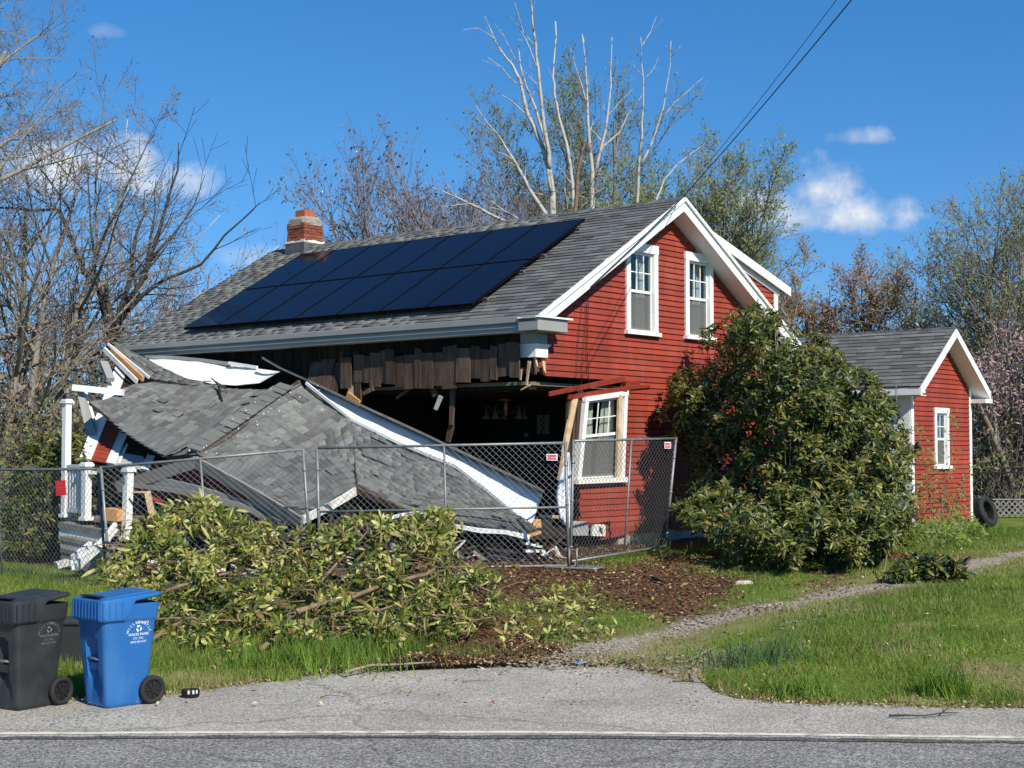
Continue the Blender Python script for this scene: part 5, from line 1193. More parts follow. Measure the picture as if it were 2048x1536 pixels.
polytree('tall dead pale tree with bare forked stems behind the solar panels','dead_tree',gb(1105,DY),[
 ([(1090,1500),(1090,1110),(1085,1000),(1065,850),(1040,760),(985,640),(950,560),(930,440),(905,380),(880,330),(830,270),(790,200),(740,85)],.17,.02),([(800,205),(750,165),(675,138)],.02,.008),([(905,430),(830,350),(755,292)],.03,.01),([(945,580),(880,520),(770,450)],.03,.01),([(830,270),(768,232)],.02,.008),
 ([(1075,860),(1070,780),(1045,650),(1030,500),(1015,350),(1000,230),(985,100),(975,0),(972,-40)],.10,.025),([(1000,235),(940,170),(915,80),(895,10)],.03,.01),([(930,150),(870,90),(840,45)],.02,.008),([(1010,350),(975,250),(930,160)],.03,.015),([(1015,440),(960,380),(935,360)],.02,.008),
 ([(1085,1000),(1045,700),(1000,560),(950,440),(920,330),(915,225)],.09,.02),([(905,320),(860,230),(820,150)],.025,.008),
 ([(1088,1200),(1065,1115),(970,970),(920,870),(860,770),(820,700),(760,640),(695,540)],.11,.012),([(820,700),(750,650),(690,602)],.03,.01),([(940,880),(900,850),(860,825)],.03,.01),([(1040,1000),(960,980),(905,930)],.03,.01),([(1080,980),(1180,985)],.02,.008),
 ([(1060,1230),(880,1150),(760,1090),(680,1050),(600,1010),(520,980),(430,935)],.09,.012),([(690,1045),(600,1050),(540,1052)],.025,.01),([(1040,1200),(940,1140),(830,1070),(725,1010)],.06,.012),([(590,1000),(545,945),(490,925)],.02,.007),([(860,1090),(765,1060)],.02,.01)],DY,'bark_pale',5,Z2,twig=.22,P=dict(lev=2,tl=.5,nb=[2,2,1]),thin=.74,dvar=1.5)
polytree('dead pale tree with a broken reddish snag, right of the tallest dead tree','dead_tree',gb(1185,DY+1.5),[
 ([(1290,1500),(1290,1085),(1290,880),(1280,760),(1270,600),(1265,450),(1255,300),(1240,175)],.15,.018),([(1270,560),(1240,440),(1205,340),(1180,250)],.04,.01),([(1300,900),(1345,730),(1370,600),(1385,430),(1390,300),(1392,190)],.08,.015),([(1395,380),(1425,300)],.02,.008),([(1310,830),(1350,750),(1430,680),(1470,590),(1545,490)],.06,.012),([(1370,590),(1430,530),(1500,455)],.025,.008),
 ([(1200,1500),(1195,1100),(1190,950),(1160,730),(1120,600),(1100,480),(1090,400),(1100,250),(1103,110)],.10,.03),([(1290,880),(1340,850),(1390,830)],.02,.008),([(1300,900),(1360,890),(1410,860)],.02,.008),([(1280,1040),(1250,1010),(1225,1000)],.03,.01),([(1290,1010),(1340,980),(1375,940)],.03,.01),([(1270,840),(1200,800),(1120,800)],.03,.008),
 ([(1170,1300),(1160,1050),(1150,965)],.05,.03),([(1255,300),(1275,235)],.015,.006),([(1245,220),(1240,180)],.03,.012)],DY+1.5,'bark_pale',8,Z2,twig=.22,P=dict(lev=2,tl=.5,nb=[2,2,1]),thin=.74)
polytree('reddish broken snag standing among the dead pale stems','dead_tree',gb(1150,DY+.8),[([(1205,1500),(1205,1090),(1215,900),(1230,800),(1245,740),(1255,722)],.085,.04),([(1245,760),(1225,690),(1222,620)],.035,.008),([(1225,720),(1190,705)],.02,.008)],DY+.8,'cut_branch',3,Z2)
polytree('slender dead pale tree nearest the gable peak','dead_tree',gb(1285,DY+2),[
 ([(1515,1500),(1520,1040),(1530,850),(1540,700),(1555,550),(1550,400),(1545,300),(1540,190)],.10,.018),([(1550,230),(1590,160),(1622,80)],.025,.006),([(1550,390),(1500,330)],.02,.008),([(1568,395),(1605,350),(1630,290)],.02,.006),([(1530,290),(1500,230),(1480,200)],.018,.006),
 ([(1535,850),(1600,730),(1635,620),(1655,560),(1670,450),(1690,330),(1695,210)],.06,.012),([(1690,300),(1745,235)],.02,.006),([(1650,605),(1710,530),(1790,460),(1860,398)],.035,.008),([(1800,465),(1840,480),(1860,460)],.01,.004),([(1710,540),(1760,550)],.01,.005),
 ([(1600,1200),(1620,1020),(1660,920),(1730,840),(1790,790),(1870,735)],.06,.008),([(1660,960),(1720,920),(1780,800),(1785,770)],.03,.008),([(1545,700),(1590,655)],.02,.006)],DY+2,'bark_pale',14,Z2,twig=.22,P=dict(lev=2,tl=.5,nb=[2,2,1]),thin=.74)
tree('broad purple grey bare tree with bud clusters left of the dead trees','bare_tree',880,50,10.6,.17,'bark_purple','leaf_bud',seed=4,lev=3,stems=6,spread=.30,nb=[14,9,5],leafn=1,leafs=.075,up=.10,ang=30,lean=-.05)
tree('low bare tree with bud clusters right of the chimney','bare_tree',770,52,7.4,.12,'bark_purple','leaf_bud',seed=6,lev=3,stems=5,spread=.34,nb=[12,8,5],leafn=1,leafs=.07,up=.09,ang=32,lean=-.1)
tree('tall tree hazed with pale green new leaves behind the dead stems','young_leaf_tree',1185,56,15.6,.13,'bark_olive','leaf_olive',seed=12,lev=3,stems=4,spread=.12,nb=[15,9,6],leafn=3,leafs=.062,up=.12,ang=34,ratio=.36)
tree('pale green budding tree left of the tallest dead stem','young_leaf_tree',1085,58,11.4,.11,'bark_olive','leaf_olive',seed=19,lev=3,stems=3,spread=.16,nb=[13,9,6],leafn=2,leafs=.05,up=.10,ang=36,ratio=.36)
tree('full budding tree rising directly behind the gable peak','young_leaf_tree',1390,52,10.9,.12,'bark_mid','leaf_spring',seed=71,lev=3,stems=5,spread=.11,nb=[14,9,6],leafn=3,leafs=.06,up=.11,ang=34,ratio=.38)
tree('tall budding tree between the gable peak and the right cloud','young_leaf_tree',1440,50,10.8,.12,'bark_mid','leaf_spring',seed=29,lev=3,stems=6,spread=.14,nb=[14,9,6],leafn=3,leafs=.06,up=.10,ang=34,ratio=.40)
tree('leafy pale green tree beside the dormer','young_leaf_tree',1550,53,7.4,.10,'bark_olive','leaf_spring',seed=27,lev=3,stems=3,spread=.22,nb=[11,7,5],leafn=3,leafs=.055,up=.08,ang=38,ratio=.42)
tree('brown budding tree standing between dormer and annex','brown_tree',1670,46,6.6,.10,'bark_mid','leaf_brown',seed=33,lev=3,stems=5,spread=.22,nb=[12,8,5],leafn=5,leafs=.055,up=.08,ang=40,ratio=.42)
tree('slim pale bare tree above the annex roof','bare_tree',1825,47,6.8,.08,'bark_grey','leaf_olive',seed=37,lev=3,stems=3,spread=.14,nb=[13,8,5],leafn=1,leafs=.05,up=.10,ang=36,ratio=.40)
tree('tall spreading budding tree at the right edge','young_leaf_tree',2040,42,8.0,.10,'bark_mid','leaf_spring',seed=41,lev=3,stems=5,spread=.26,nb=[14,9,5],leafn=2,leafs=.055,up=.06,ang=42,ratio=.46,lean=-.08)
tree('brown leaved tree top at the far right edge','brown_tree',2170,44,9.0,.12,'bark_mid','leaf_brown',seed=43,lev=3,stems=3,spread=.2,nb=[12,8,5],leafn=3,leafs=.06,up=.06,ang=40,ratio=.42,lean=-.05)
tree('pink flowering magnolia beyond the right fence','magnolia_tree',2035,38,4.6,.12,'bark_mid','leaf_pink',seed=47,lev=3,stems=5,spread=.34,nb=[9,7,4],leafn=2,leafs=.05,up=.06,ang=42,ratio=.46)
tree('huge old bare tree reaching in from the left edge','bare_tree',-265,33,13.5,.2,'bark_grey',None,seed=53,lev=4,stems=4,spread=.15,nb=[9,8,6,4],leafn=1,leafs=.03,up=.005,ang=50,ratio=.46,wander=.13,lean=.06)
tree('grey bare tree with dense twigs just inside the left edge','bare_tree',15,36,9.0,.14,'bark_grey','leaf_bud',seed=55,lev=4,stems=3,spread=.10,nb=[9,7,5,3],leafn=1,leafs=.03,up=.03,ang=42,ratio=.48)
S2=[([(222,760),(228,660),(260,600),(285,560),(300,520),(330,420),(355,340),(357,285)],.13,.012),([(230,650),(262,560),(272,470),(285,430),(290,380)],.08,.01),([(235,650),(285,590),(330,560),(400,530),(450,470),(505,420),(520,405)],.07,.01),([(226,660),(215,600),(170,545),(120,420),(60,420),(0,415)],.09,.03),([(300,520),(345,470),(390,410),(410,350)],.05,.008),([(290,560),(300,470),(310,420),(312,360)],.05,.01),([(222,680),(190,560),(185,460),(175,330)],.07,.012)]
polytree('dark many stemmed bare tree beside the far roof corner','bare_tree',gb(222,37),S2,37,'bark_dark',61,twig=.7,P=dict(lev=3,tl=1.2,nb=[3,3,3],up=.05))
S3=[([(262,900),(205,640),(215,540),(226,480),(240,380),(255,240)],.08,.012),([(240,390),(280,345),(315,310)],.02,.006),([(228,460),(215,390),(200,330)],.03,.008),([(260,900),(345,640),(400,590),(470,560),(560,490)],.06,.01),([(330,650),(350,560),(375,500),(440,430)],.04,.01)]
polytree('slim pale stemmed tree against the left cloud','bare_tree',gb(262,41),S3,41,'bark_pale',66,twig=.5,P=dict(lev=3,tl=1.1,nb=[3,3,3]))
# the wood beyond: one far mass of bare crowns and undergrowth
def far_wood():
    r=random.Random(91); mt=[MB(),MB(),MB()]; tips=[[],[],[]]
    P=dict(TP); P.update(seg=1.6,nb=[9,6,4],rmin=.012,ang=36,ratio=.45,up=.08)
    spots=[(x,r.uniform(60,82),r.uniform(7.0,10.5)) for x in np.linspace(-520,720,24)]+[(x,r.uniform(62,84),r.uniform(4.0,6.2)) for x in np.linspace(720,1500,12)]+[(x,r.uniform(58,80),r.uniform(5.0,7.2)) for x in np.linspace(1500,2500,20)]
    for px,Y,h in spots:
        x=(px-1024)/F_PX*Y+r.uniform(-.6,.6); k=r.randrange(3); tb=[]; tp=[]
        for _ in range(2): grow(tb,tp,Vector((x+r.gauss(0,.3),Y,gz(x,Y))),Vector((r.gauss(0,.12),r.gauss(0,.1),1)).normalized(),h,.12,0,2,r,P)
        for pts,rs,n in tb: mt[k].tube(pts,rs,3,cap=False)
        tips[k]+=tp
    V=[];Fs=[];M=[]
    for k in range(3):
        o=len(V); V+=mt[k].v; Fs+=[tuple(i+o for i in f) for f in mt[k].f]; M+=[k]*len(mt[k].f)
        v,t=leaf_specks(tips[k],r,3,.075,.8); o=len(V); V+=v; Fs+=[tuple(i+o for i in f) for f in t]; M+=[3+k]*len(t)
    o=npmesh('woodland',V,Fs,['bark_mid','bark_grey','bark_purple','leaf_olive','leaf_brown','leaf_bud'],M); tag(o,'far wood of bare budding trees behind the house','woodland',kind='stuff')
far_wood()
def thicket(label,name,x0,x1,Y0,Y1,h,n,mats,seed,leafs=.05,ln=26,bark='bark_mid',hv=.35):
    """undergrowth: many thin stems with specks of leaf"""
    r=random.Random(seed); m=MB(); V=[];T=[];Mi=[]
    for i in range(n):
        Y=r.uniform(Y0,Y1); px=r.uniform(x0,x1); x=(px-1024)/F_PX*Y; z=gz(x,Y); hh=h*r.uniform(1-hv,1+hv)
        for s in range(3):
            q=Vector((x,Y,z)); pts=[q]; d=Vector((r.gauss(0,.35),r.gauss(0,.3),1)).normalized()
            for k in range(4): d=(d+Vector((r.gauss(0,.2),r.gauss(0,.2),-.02))).normalized(); q=q+d*hh/4; pts.append(q)
            m.tube(pts,[.018,.014,.011,.008,.004],3,cap=False)
            for _ in range(ln//3):
                c=pline(pts,r.uniform(.2,1))+Vector((r.gauss(0,.16),r.gauss(0,.16),r.gauss(0,.12)))*hh*.5; a=Vector((r.gauss(0,1),r.gauss(0,1),r.gauss(0,.6))).normalized(); b=a.orthogonal().normalized(); s_=leafs*r.uniform(.6,1.4); o=len(V)
                V+=[tuple(c-a*s_),tuple(c+b*s_*.55),tuple(c+a*s_),tuple(c-b*s_*.55)]; T.append((o,o+1,o+2,o+3)); Mi.append(r.choices(range(len(mats)),[1]*len(mats))[0])
    o=len(V); V=V+m.v; T=T+[tuple(i+o for i in f) for f in m.f]; Mi=Mi+[len(mats)]*len(m.f)
    ob=npmesh(name,V,T,list(mats)+[bark],Mi); tag(ob,label,'undergrowth',kind='stuff')
thicket('brown and olive undergrowth left of the house','undergrowth',-260,360,34,54,4.4,420,['leaf_olive','leaf_brown','leaf_brown','bark_mid','bark_dark'],7,.07,36)
thicket('low green scrub under the left trees','undergrowth',-220,270,31,40,2.6,170,['leaf_spring','leaf_olive','leaf_olive'],8,.06,40)
thicket('dark tangled scrub beyond the right fence','undergrowth',1900,2350,36.5,46,3.4,190,['leaf_olive','leaf_bud','leaf_brown','bark_dark'],9,.06,40)
thicket('olive scrub behind the annex roof','undergrowth',1480,2300,45,60,4.0,150,['leaf_olive','leaf_brown','leaf_yellow'],10,.07,34)
thicket('brown brush along the edge of the wood','undergrowth',-300,2400,56,66,4.4,330,['leaf_brown','leaf_olive','leaf_bud','bark_dark'],11,.10,30)
# ------------------------------------------------------------------ annex
AX=at(1822,900,31.5); AX.z=.62
annex=thing('red_annex',AX,'small red clapboard annex with grey gable roof behind the rhododendron','annex',TH)
class An(MB):
    def build(s,name,mats,parent=None,**k): return MB.build(s,name,mats,parent or annex,world=False,**k)
def build_annex():
    W,Lg=3.11,3.6; ze,zr=3.02,4.36; ov=.30; c=W/2; k=(zr-ze)/(c+ov); rz=lambda x: zr-k*abs(x-c)
    An().box(0.02,1.18,.0,.06,0,rz(0)-.1).box(1.80,W-.02,.0,.06,0,rz(0)-.1).box(1.1801,1.7999,0,.06,0,1.33).box(1.1801,1.7999,0,.06,2.52,rz(0)-.1).build('gable_wall','red_paint'); An().prism([(0,0,rz(0)-.1),(W,0,rz(0)-.1),(c,0,zr-.12)],(0,.06,0)).build('gable_top','red_paint'); An().box(.0,.05,.062,Lg,0,ze).build('side_wall','red_paint'); An().box(W-.05,W,.062,Lg,0,ze).build('side_wall','red_paint')
    z=.12
    win=(1.12,1.86,1.28,2.62)
    while z<zr-.25:
        h=z+.06; b0=max(.09,c-(zr-.16-h)/k); b1=min(W-.09,c+(zr-.16-h)/k); sp=[(b0,b1)]
        if z+.1>win[2] and z<win[3]: sp=[(b0,win[0]+.004),(win[1]-.004,b1)]
        for s0,s1 in sp:
            if s1-s0>.04: piece('clapboard',CLAP,frame((s0,-.002,z),Vector((s1-s0,0,0)),Vector((0,1,0)),Vector((0,0,1))),annex,world=False)
        if z<ze-.2: piece('clapboard',CLAP,frame((-.002,Lg,z),Vector((0,-(Lg-1.0),0)),Vector((1,0,0)),Vector((0,0,1))),annex,world=False)
        z+=.105
    An().box(-.03,.09,-.035,.0,0,rz(0)-.05).build('corner_board','white_paint'); An().box(W-.09,W+.03,-.035,.0,0,rz(0)-.05).build('corner_board','white_paint'); An().box(-.04,-.004,.002,.62,.0,ze-.12).build('corner_panel','white_paint'); None
    for s in (-1,1):
        e=c+s*(c+ov); y0=-.36
        def hx(nm,mm,ya,yb,t0,t1): An().hexa([(c,ya,zr+t0),(e,ya,ze+t0),(e,yb,ze+t0),(c,yb,zr+t0),(c,ya,zr+t1),(e,ya,ze+t1),(e,yb,ze+t1),(c,yb,zr+t1)]).build(nm,mm)
        hx('roof','shingle1',y0,Lg,-.07,0); hx('rake_board','white_paint',y0-.03,y0-.002,-.19,-.01); hx('rake_soffit','white_paint',y0,.0,-.19,-.165)
        An().box(min(e,e+s*-.02)-.01,max(e,e+s*-.02)+.01,y0,Lg,ze-.17,ze-.01).build('fascia','white_paint'); An().box(min(e,c+s*c),max(e,c+s*c),y0,Lg,ze-.19,ze-.172).build('soffit','white_paint')
    An().box(W-.05,W+ov+.05,-.40,.02,ze-.26,ze-.17).build('eave_return','white_paint')
    ex=Vector((0,-1,0)); ey=Vector((c+ov,0,zr-ze)).normalized(); en=Vector((-(zr-ze),0,c+ov)).normalized()
    fr=flat_roof_frames(Vector((-ov-.02,Lg,ze)),ex,ey,en,Lg+.38,math.hypot(c+ov,zr-ze)+.02,seed=12,wid=(.2,.45),thick=.02)
    r=annex.children[0]; shingle_field(annex,fr,False,lambda p:p.y,limit=300)
    y=-.38
    while y<Lg:
        n=unit('ridge_cap',[(c-.15,y,zr-.15*k+.035),(c,y,zr+.045),(c+.15,y,zr-.15*k+.035),(c-.15,y+.2,zr-.15*k+.02),(c,y+.2,zr+.03),(c+.15,y+.2,zr-.15*k+.02)],[(0,3,4,1),(1,4,5,2)],'shingle%d'%rng.choice([0,1])); piece('ridge_shingle',n,Matrix.Identity(4),annex,world=False); y+=.2
    def P(s,t,d): return (win[0]+s,-.012-d,win[2]+t)
    window(annex,P,win[1]-win[0],win[3]-win[2],cols=2,rows=2,side=.10,head=.12,curtain='curtain_dark',n_out=.04)
    An().box(-.28,-.12,-.40,-.36,ze-.13,ze-.09).build('gutter_end','white_paint')
build_annex()
for i,(px,y0,y1) in enumerate([(1695,752,775),(1757,762,800),(1792,768,840)]):
    p=at(px,y1,30.2); q=at(px,y0,30.2); o=MB().tube([p-Vector((0,0,.8)),q],.012,6).build('metal_rod','galv',base=(p.x,p.y,p.z-.8)); tag(o,['short metal rod above the annex eave, leftmost of three','middle metal rod in front of the annex eave','long metal rod nearest the annex corner board'][i],'rod',group='metal rods by the annex')

# ------------------------------------------------------------------ cables
def cable(pts,r,label,name='cable',n=24,sag=.25):
    P=[Vector(p) for p in pts]; S=[]
    for i in range(n+1):
        t=i/n; p=pline(P,t); S.append(p-Vector((0,0,sag*4*t*(1-t))))
    b=S[0]; o=MB().tube(S,r,6).build(name,'black_wire',base=tuple(b),smooth=True); tag(o,label,'cable')
apx=at(1362,398,27.1)
cable([apx,at(2120,-520,14)],.009,'thick black service cable running from the gable peak to the upper right',sag=.10)
cable([at(1352,400,27.1),at(2045,-520,14.5)],.005,'thin black cable above the thick service cable',sag=.18)
cable([apx,HM@Vector((2.6,-.1,rz_(2.6)-.10)),HM@Vector((1.35,-.06,rz_(1.35)-.22))],.012,'black cable clipped down the left rake of the gable',sag=0)
G=lambda x,y:HM@Vector(tuple(gable(x,y,.31)))
cable([G(1178,560),G(1174,700),G(1180,800)],.007,'black wire hanging straight down the red gable wall, right of the looped wire',sag=0); cable([G(1170,560),G(1156,690),G(1152,760)],.005,'black wire slanting left down the red gable wall',sag=0); cable([G(1173,600),G(1167,700),G(1161,790)],.005,'looped black wire between the two others on the red gable wall',sag=0)
cable([G(1374,690),G(1374,735)],.006,'short black wire below the right gable window',sag=0)

# ------------------------------------------------------------------ wheeled bins
def rrect(hx,hy,r,n=6,m=10):
    pts=[]
    for (cx,cy,a0,dx,dy) in ((hx-r,hy-r,0,-1,0),(-hx+r,hy-r,90,0,-1),(-hx+r,-hy+r,180,1,0),(hx-r,-hy+r,270,0,1)):
        for k in range(n+1): a=R(a0+90*k/n); pts.append((cx+r*math.cos(a),cy+r*math.sin(a)))
        ex=(cx,cy); 
        L_=2*(hx-r) if dx else 2*(hy-r); lx,ly=pts[-1]
        for k in range(1,m): pts.append((lx+dx*L_*k/m,ly+dy*L_*k/m))
    return pts
def text_mesh(txt,size):
    cu=bpy.data.curves.new('t','FONT'); cu.body=txt; cu.size=size; cu.align_x='CENTER'; cu.resolution_u=2; o=bpy.data.objects.new('t',cu); COL.objects.link(o)
    dg=bpy.context.evaluated_depsgraph_get(); dg.update(); me=bpy.data.meshes.new_from_object(o.evaluated_get(dg)); V=[tuple(v.co) for v in me.vertices]; Fs=[tuple(p.vertices) for p in me.polygons]
    bpy.data.objects.remove(o); bpy.data.meshes.remove(me); return V,Fs
def cart(label,px,py,phi,colr,txt,group):
    corner=flat(px,py); c,s=math.cos(phi),math.sin(phi); hx0,hy0=.185,.205
    off=Vector((c*hx0+s*hy0,s*hx0-c*hy0,0)); b=corner-off; t=thing('wheeled_bin',(b.x,b.y,.004),label,'bin',phi,group)
    HX=lambda z:.185+.062*z/.93; HY=lambda z:.205+.083*z/.93
    m=MB(); zs=[.0,.02]+[.02+.025*i for i in range(1,30)]+[.76,.775,.79,.85,.92]; rings=[]
    for z in zs:
        w=HX(z); h=HY(z)
        if z<.02: w-=.012; h-=.012
        if z>.765: w+=.012; h+=.012       # collar under the lid
        ring=[]
        for (x,y) in rrect(w,h,.045):
            if y<-h*.9 and abs(x)<.125 and .03<z<.66:     # grab-bar pocket, arched at the top, waisted below
                hw=.088 if z>.36 else lerp(.125,.088,min(1,max(0,(z-.03)/.33))); top=.56+.08*math.sqrt(max(0,1-(x/.09)**2)) if abs(x)<.09 else .0
                if z<top or z<.36:
                    e=float(1-sstep(hw-.03,hw,abs(x)))*float(sstep(.66,.60,z)); dep=.075 if z>.40 else .075*float(sstep(.02,.40,z))*.8+.012
                    y+=dep*e
            if abs(x)>w*.9 and abs(y)<.04 and .60<z<.62: x-=math.copysign(.012,x)
            ring.append((x,y,z))
        rings.append(ring)
    n=len(rings[0]); V=sum(rings,[]); fs=[(i*n+j,i*n+(j+1)%n,(i+1)*n+(j+1)%n,(i+1)*n+j) for i in range(len(zs)-1) for j in range(n)]; fs.append(tuple(reversed(range(n))))
    m.add(V,fs); body=m.build('body',colr,t,world=False,smooth=True); md=body.modifiers.new('e','EDGE_SPLIT'); md.split_angle=R(38)
    B=MB(); B.tube([(-.10,-HY(.43)+.015,.43),(.10,-HY(.43)+.015,.43)],.012,8).build('grab_bar','galv',t,world=False,smooth=True)
    MB().hexa([(-.085,-HY(.40)+.02,.33),(.085,-HY(.40)+.02,.33),(.085,-HY(.40)+.075,.33),(-.085,-HY(.40)+.075,.33),(-.092,-HY(.4)+.012,.40),(.092,-HY(.4)+.012,.40),(.092,-HY(.4)+.075,.40),(-.092,-HY(.4)+.075,.40)]).build('bar_shelf',colr,t,world=False)
    # lid: shallow dome with a deep skirt in front that steps up along the sides
    lx,ly=.266,.318; m=MB(); out=rrect(lx,ly,.05,5,14); n=len(out)
    zt=lambda y:.965+.045*(y+ly)/(2*ly); zb=lambda y: lerp(.775,.935,float(sstep(-.07,.03,y)))+.045*max(0,y)/ly
    L0=[(x*.965,y*.965,zb(y)) for x,y in out]; L1=[(x,y,zb(y)+.012) for x,y in out]; L2=[(x,y,zt(y)-.012) for x,y in out]; L3=[(x*.97,y*.97,zt(y)) for x,y in out]; L4=[(x*.80,y*.80,zt(y)+.004) for x,y in out]; L5=[(x*.76,y*.76,zt(y)+.016) for x,y in out]
    V=L0+L1+L2+L3+L4+L5; fs=[(i*n+j,i*n+(j+1)%n,(i+1)*n+(j+1)%n,(i+1)*n+j) for i in range(5) for j in range(n)]+[tuple(range(5*n,6*n))]; m.add(V,fs); lid=m.build('lid',colr,t,world=False,smooth=True); md=lid.modifiers.new('e','EDGE_SPLIT'); md.split_angle=R(35)
    for k in range(9):    # ribs on the front skirt
        x=-.22+.44*k/8; MB().box(x-.010,x+.010,-ly-.006,-ly+.01,.80,.945).build('lid_rib',colr,t,world=False)
    for k in range(4):
        y=-.29+.062*k; MB().box(lx-.01,lx+.006,y-.009,y+.009,.80,.945).build('lid_rib',colr,t,world=False)
    MB().box(-.15,.15,-ly+.03,-ly+.10,.987,.996).build('lid_grip','wheel_black',t,world=False); MB().tube([(-.22,ly-.01,.985),(.22,ly-.01,.985)],.016,8).build('rear_handle',colr,t,world=False,smooth=True)
    for sx in (-1,1):
        M=Matrix.Translation((sx*.225,.235,.128))@Matrix.Rotation(R(90),4,'Y'); wh=MB().lathe([(.085,-.024),(.115,-.028),(.128,-.015),(.128,.015),(.115,.028),(.085,.024)],28,M,closed=True).build('wheel','rubber',t,world=False,smooth=True)
        MB().lathe([(.001,-.012),(.086,-.012),(.086,.010),(.03,.012),(.028,.026),(.001,.026)] if sx>0 else [(.001,-.026),(.028,-.026),(.03,-.012),(.086,-.010),(.086,.012),(.001,.012)],24,M).build('rim','wheel_black',wh,world=False)
        for k in range(8):
            a=k*math.pi/4; MB().beam(M@Vector((.03*math.cos(a),.03*math.sin(a),.014*sx)),M@Vector((.083*math.cos(a),.083*math.sin(a),.014*sx)),.014,.016,(1,0,0)).build('spoke','wheel_black',wh,world=False)
    MB().tube([(-.21,.235,.128),(.21,.235,.128)],.012,8).build('axle','galv_dark',t,world=False)
    # lettering printed on the side
    tm=MB(); cy=.085
    def put(txt,size,y,z,rot=0,bold=1.0):
        V,Fs=text_mesh(txt,size); cr,sr=math.cos(rot),math.sin(rot); W=[]
        for (x,yy,_) in V:
            x*=bold; a=cr*x-sr*yy; bb=sr*x+cr*yy; zz=z+bb; W.append((HX(zz)+(.012 if zz>.765 else 0)+.003,y+a,zz))
        tm.add(W,Fs)
    word='WILLIMANTIC'; rad=.105; zc=.64
    for i,ch in enumerate(word):
        a=R(lerp(165,15,i/(len(word)-1))); put(ch,.034,cy+rad*math.cos(a),zc+rad*.93*math.sin(a),a-math.pi/2,1.0)
    put('WASTE PAPER',.033,cy,zc-.012,0,1.0); put('CO., INC.',.026,cy,zc-.044); put('(860) 423-4527',.026,cy,zc-.076)
    for k in range(3):
        a=math.pi/2+k*2*math.pi/3; o=(cy,zc+.052); P=lambda rr,aa:(HX(o[1])+.004,o[0]+rr*math.cos(aa),o[1]+rr*math.sin(aa)); tm.add([P(.030,a-.55),P(.030,a+.45),P(.017,a+.35),P(.017,a-.45)],[(0,1,2,3)]); tm.add([P(.037,a+.4),P(.024,a+1.0),P(.010,a+.4)],[(0,1,2)])
    put('95G 131233' if txt=='bin_text' else '95G',.028,cy+.03,.735)
    tm.build('lettering',txt,t,world=False)
    return t
cart('blue wheeled recycling bin with white lettering on the road shoulder',213,1419,R(-44),'bin_blue','bin_text','wheeled bins on the shoulder')
cart('black wheeled bin cut off by the left edge beside the blue bin',36,1424,R(-33),'bin_black','bin_text_grey','wheeled bins on the shoulder')
tb=flat(160,1347); t=thing('storage_tote',(tb.x-.05,tb.y+.12,.04),'dark grey plastic tote behind the blue and black bins','tote',R(-8))
m=MB(); m.hexa([(-.24,-.17,0),(.24,-.17,0),(.24,.17,0),(-.24,.17,0),(-.28,-.21,.50),(.28,-.21,.50),(.28,.21,.50),(-.28,.21,.50)]); m.build('tub','tote_dark',t,world=False,bevel=.02); MB().box(-.30,.30,-.23,.23,.47,.51).build('rim','tote_dark',t,world=False,bevel=.01); MB().box(-.245,.245,-.19,-.17,.03,.09).build('foot_band','galv_dark',t,world=False)
# black plastic part lying by the grass edge
p=flat(381,1395); t=thing('plastic_dish',(p.x,p.y,.004),'black scalloped plastic dish with white marks lying beside the blue bin','plastic part',R(10)); m=MB(); N_=36
pr=[[( (.075+.006*math.cos(j*2*math.pi*12/N_))*f*math.cos(j*2*math.pi/N_),(.075+.006*math.cos(j*2*math.pi*12/N_))*f*math.sin(j*2*math.pi/N_),z) for j in range(N_)] for f,z in ((.92,0),(1,.012),(1.05,.06),(1.0,.072),(.8,.066),(.75,.03))]
m.add(sum(pr,[]),[(i*N_+j,i*N_+(j+1)%N_,(i+1)*N_+(j+1)%N_,(i+1)*N_+j) for i in range(5) for j in range(N_)]+[tuple(range(5*N_,6*N_)),tuple(reversed(range(N_)))]); m.build('bowl','wheel_black',t,world=False,smooth=True)
for k,a in enumerate((-100,-70,-45)): MB().box(-.008,.008,-.002,.002,.04,.072).build('white_mark','sign_white',t,world=False).matrix_basis=Matrix.Translation((.082*math.cos(R(a)),.082*math.sin(R(a)),0))@Matrix.Rotation(R(a+90),4,'Z')

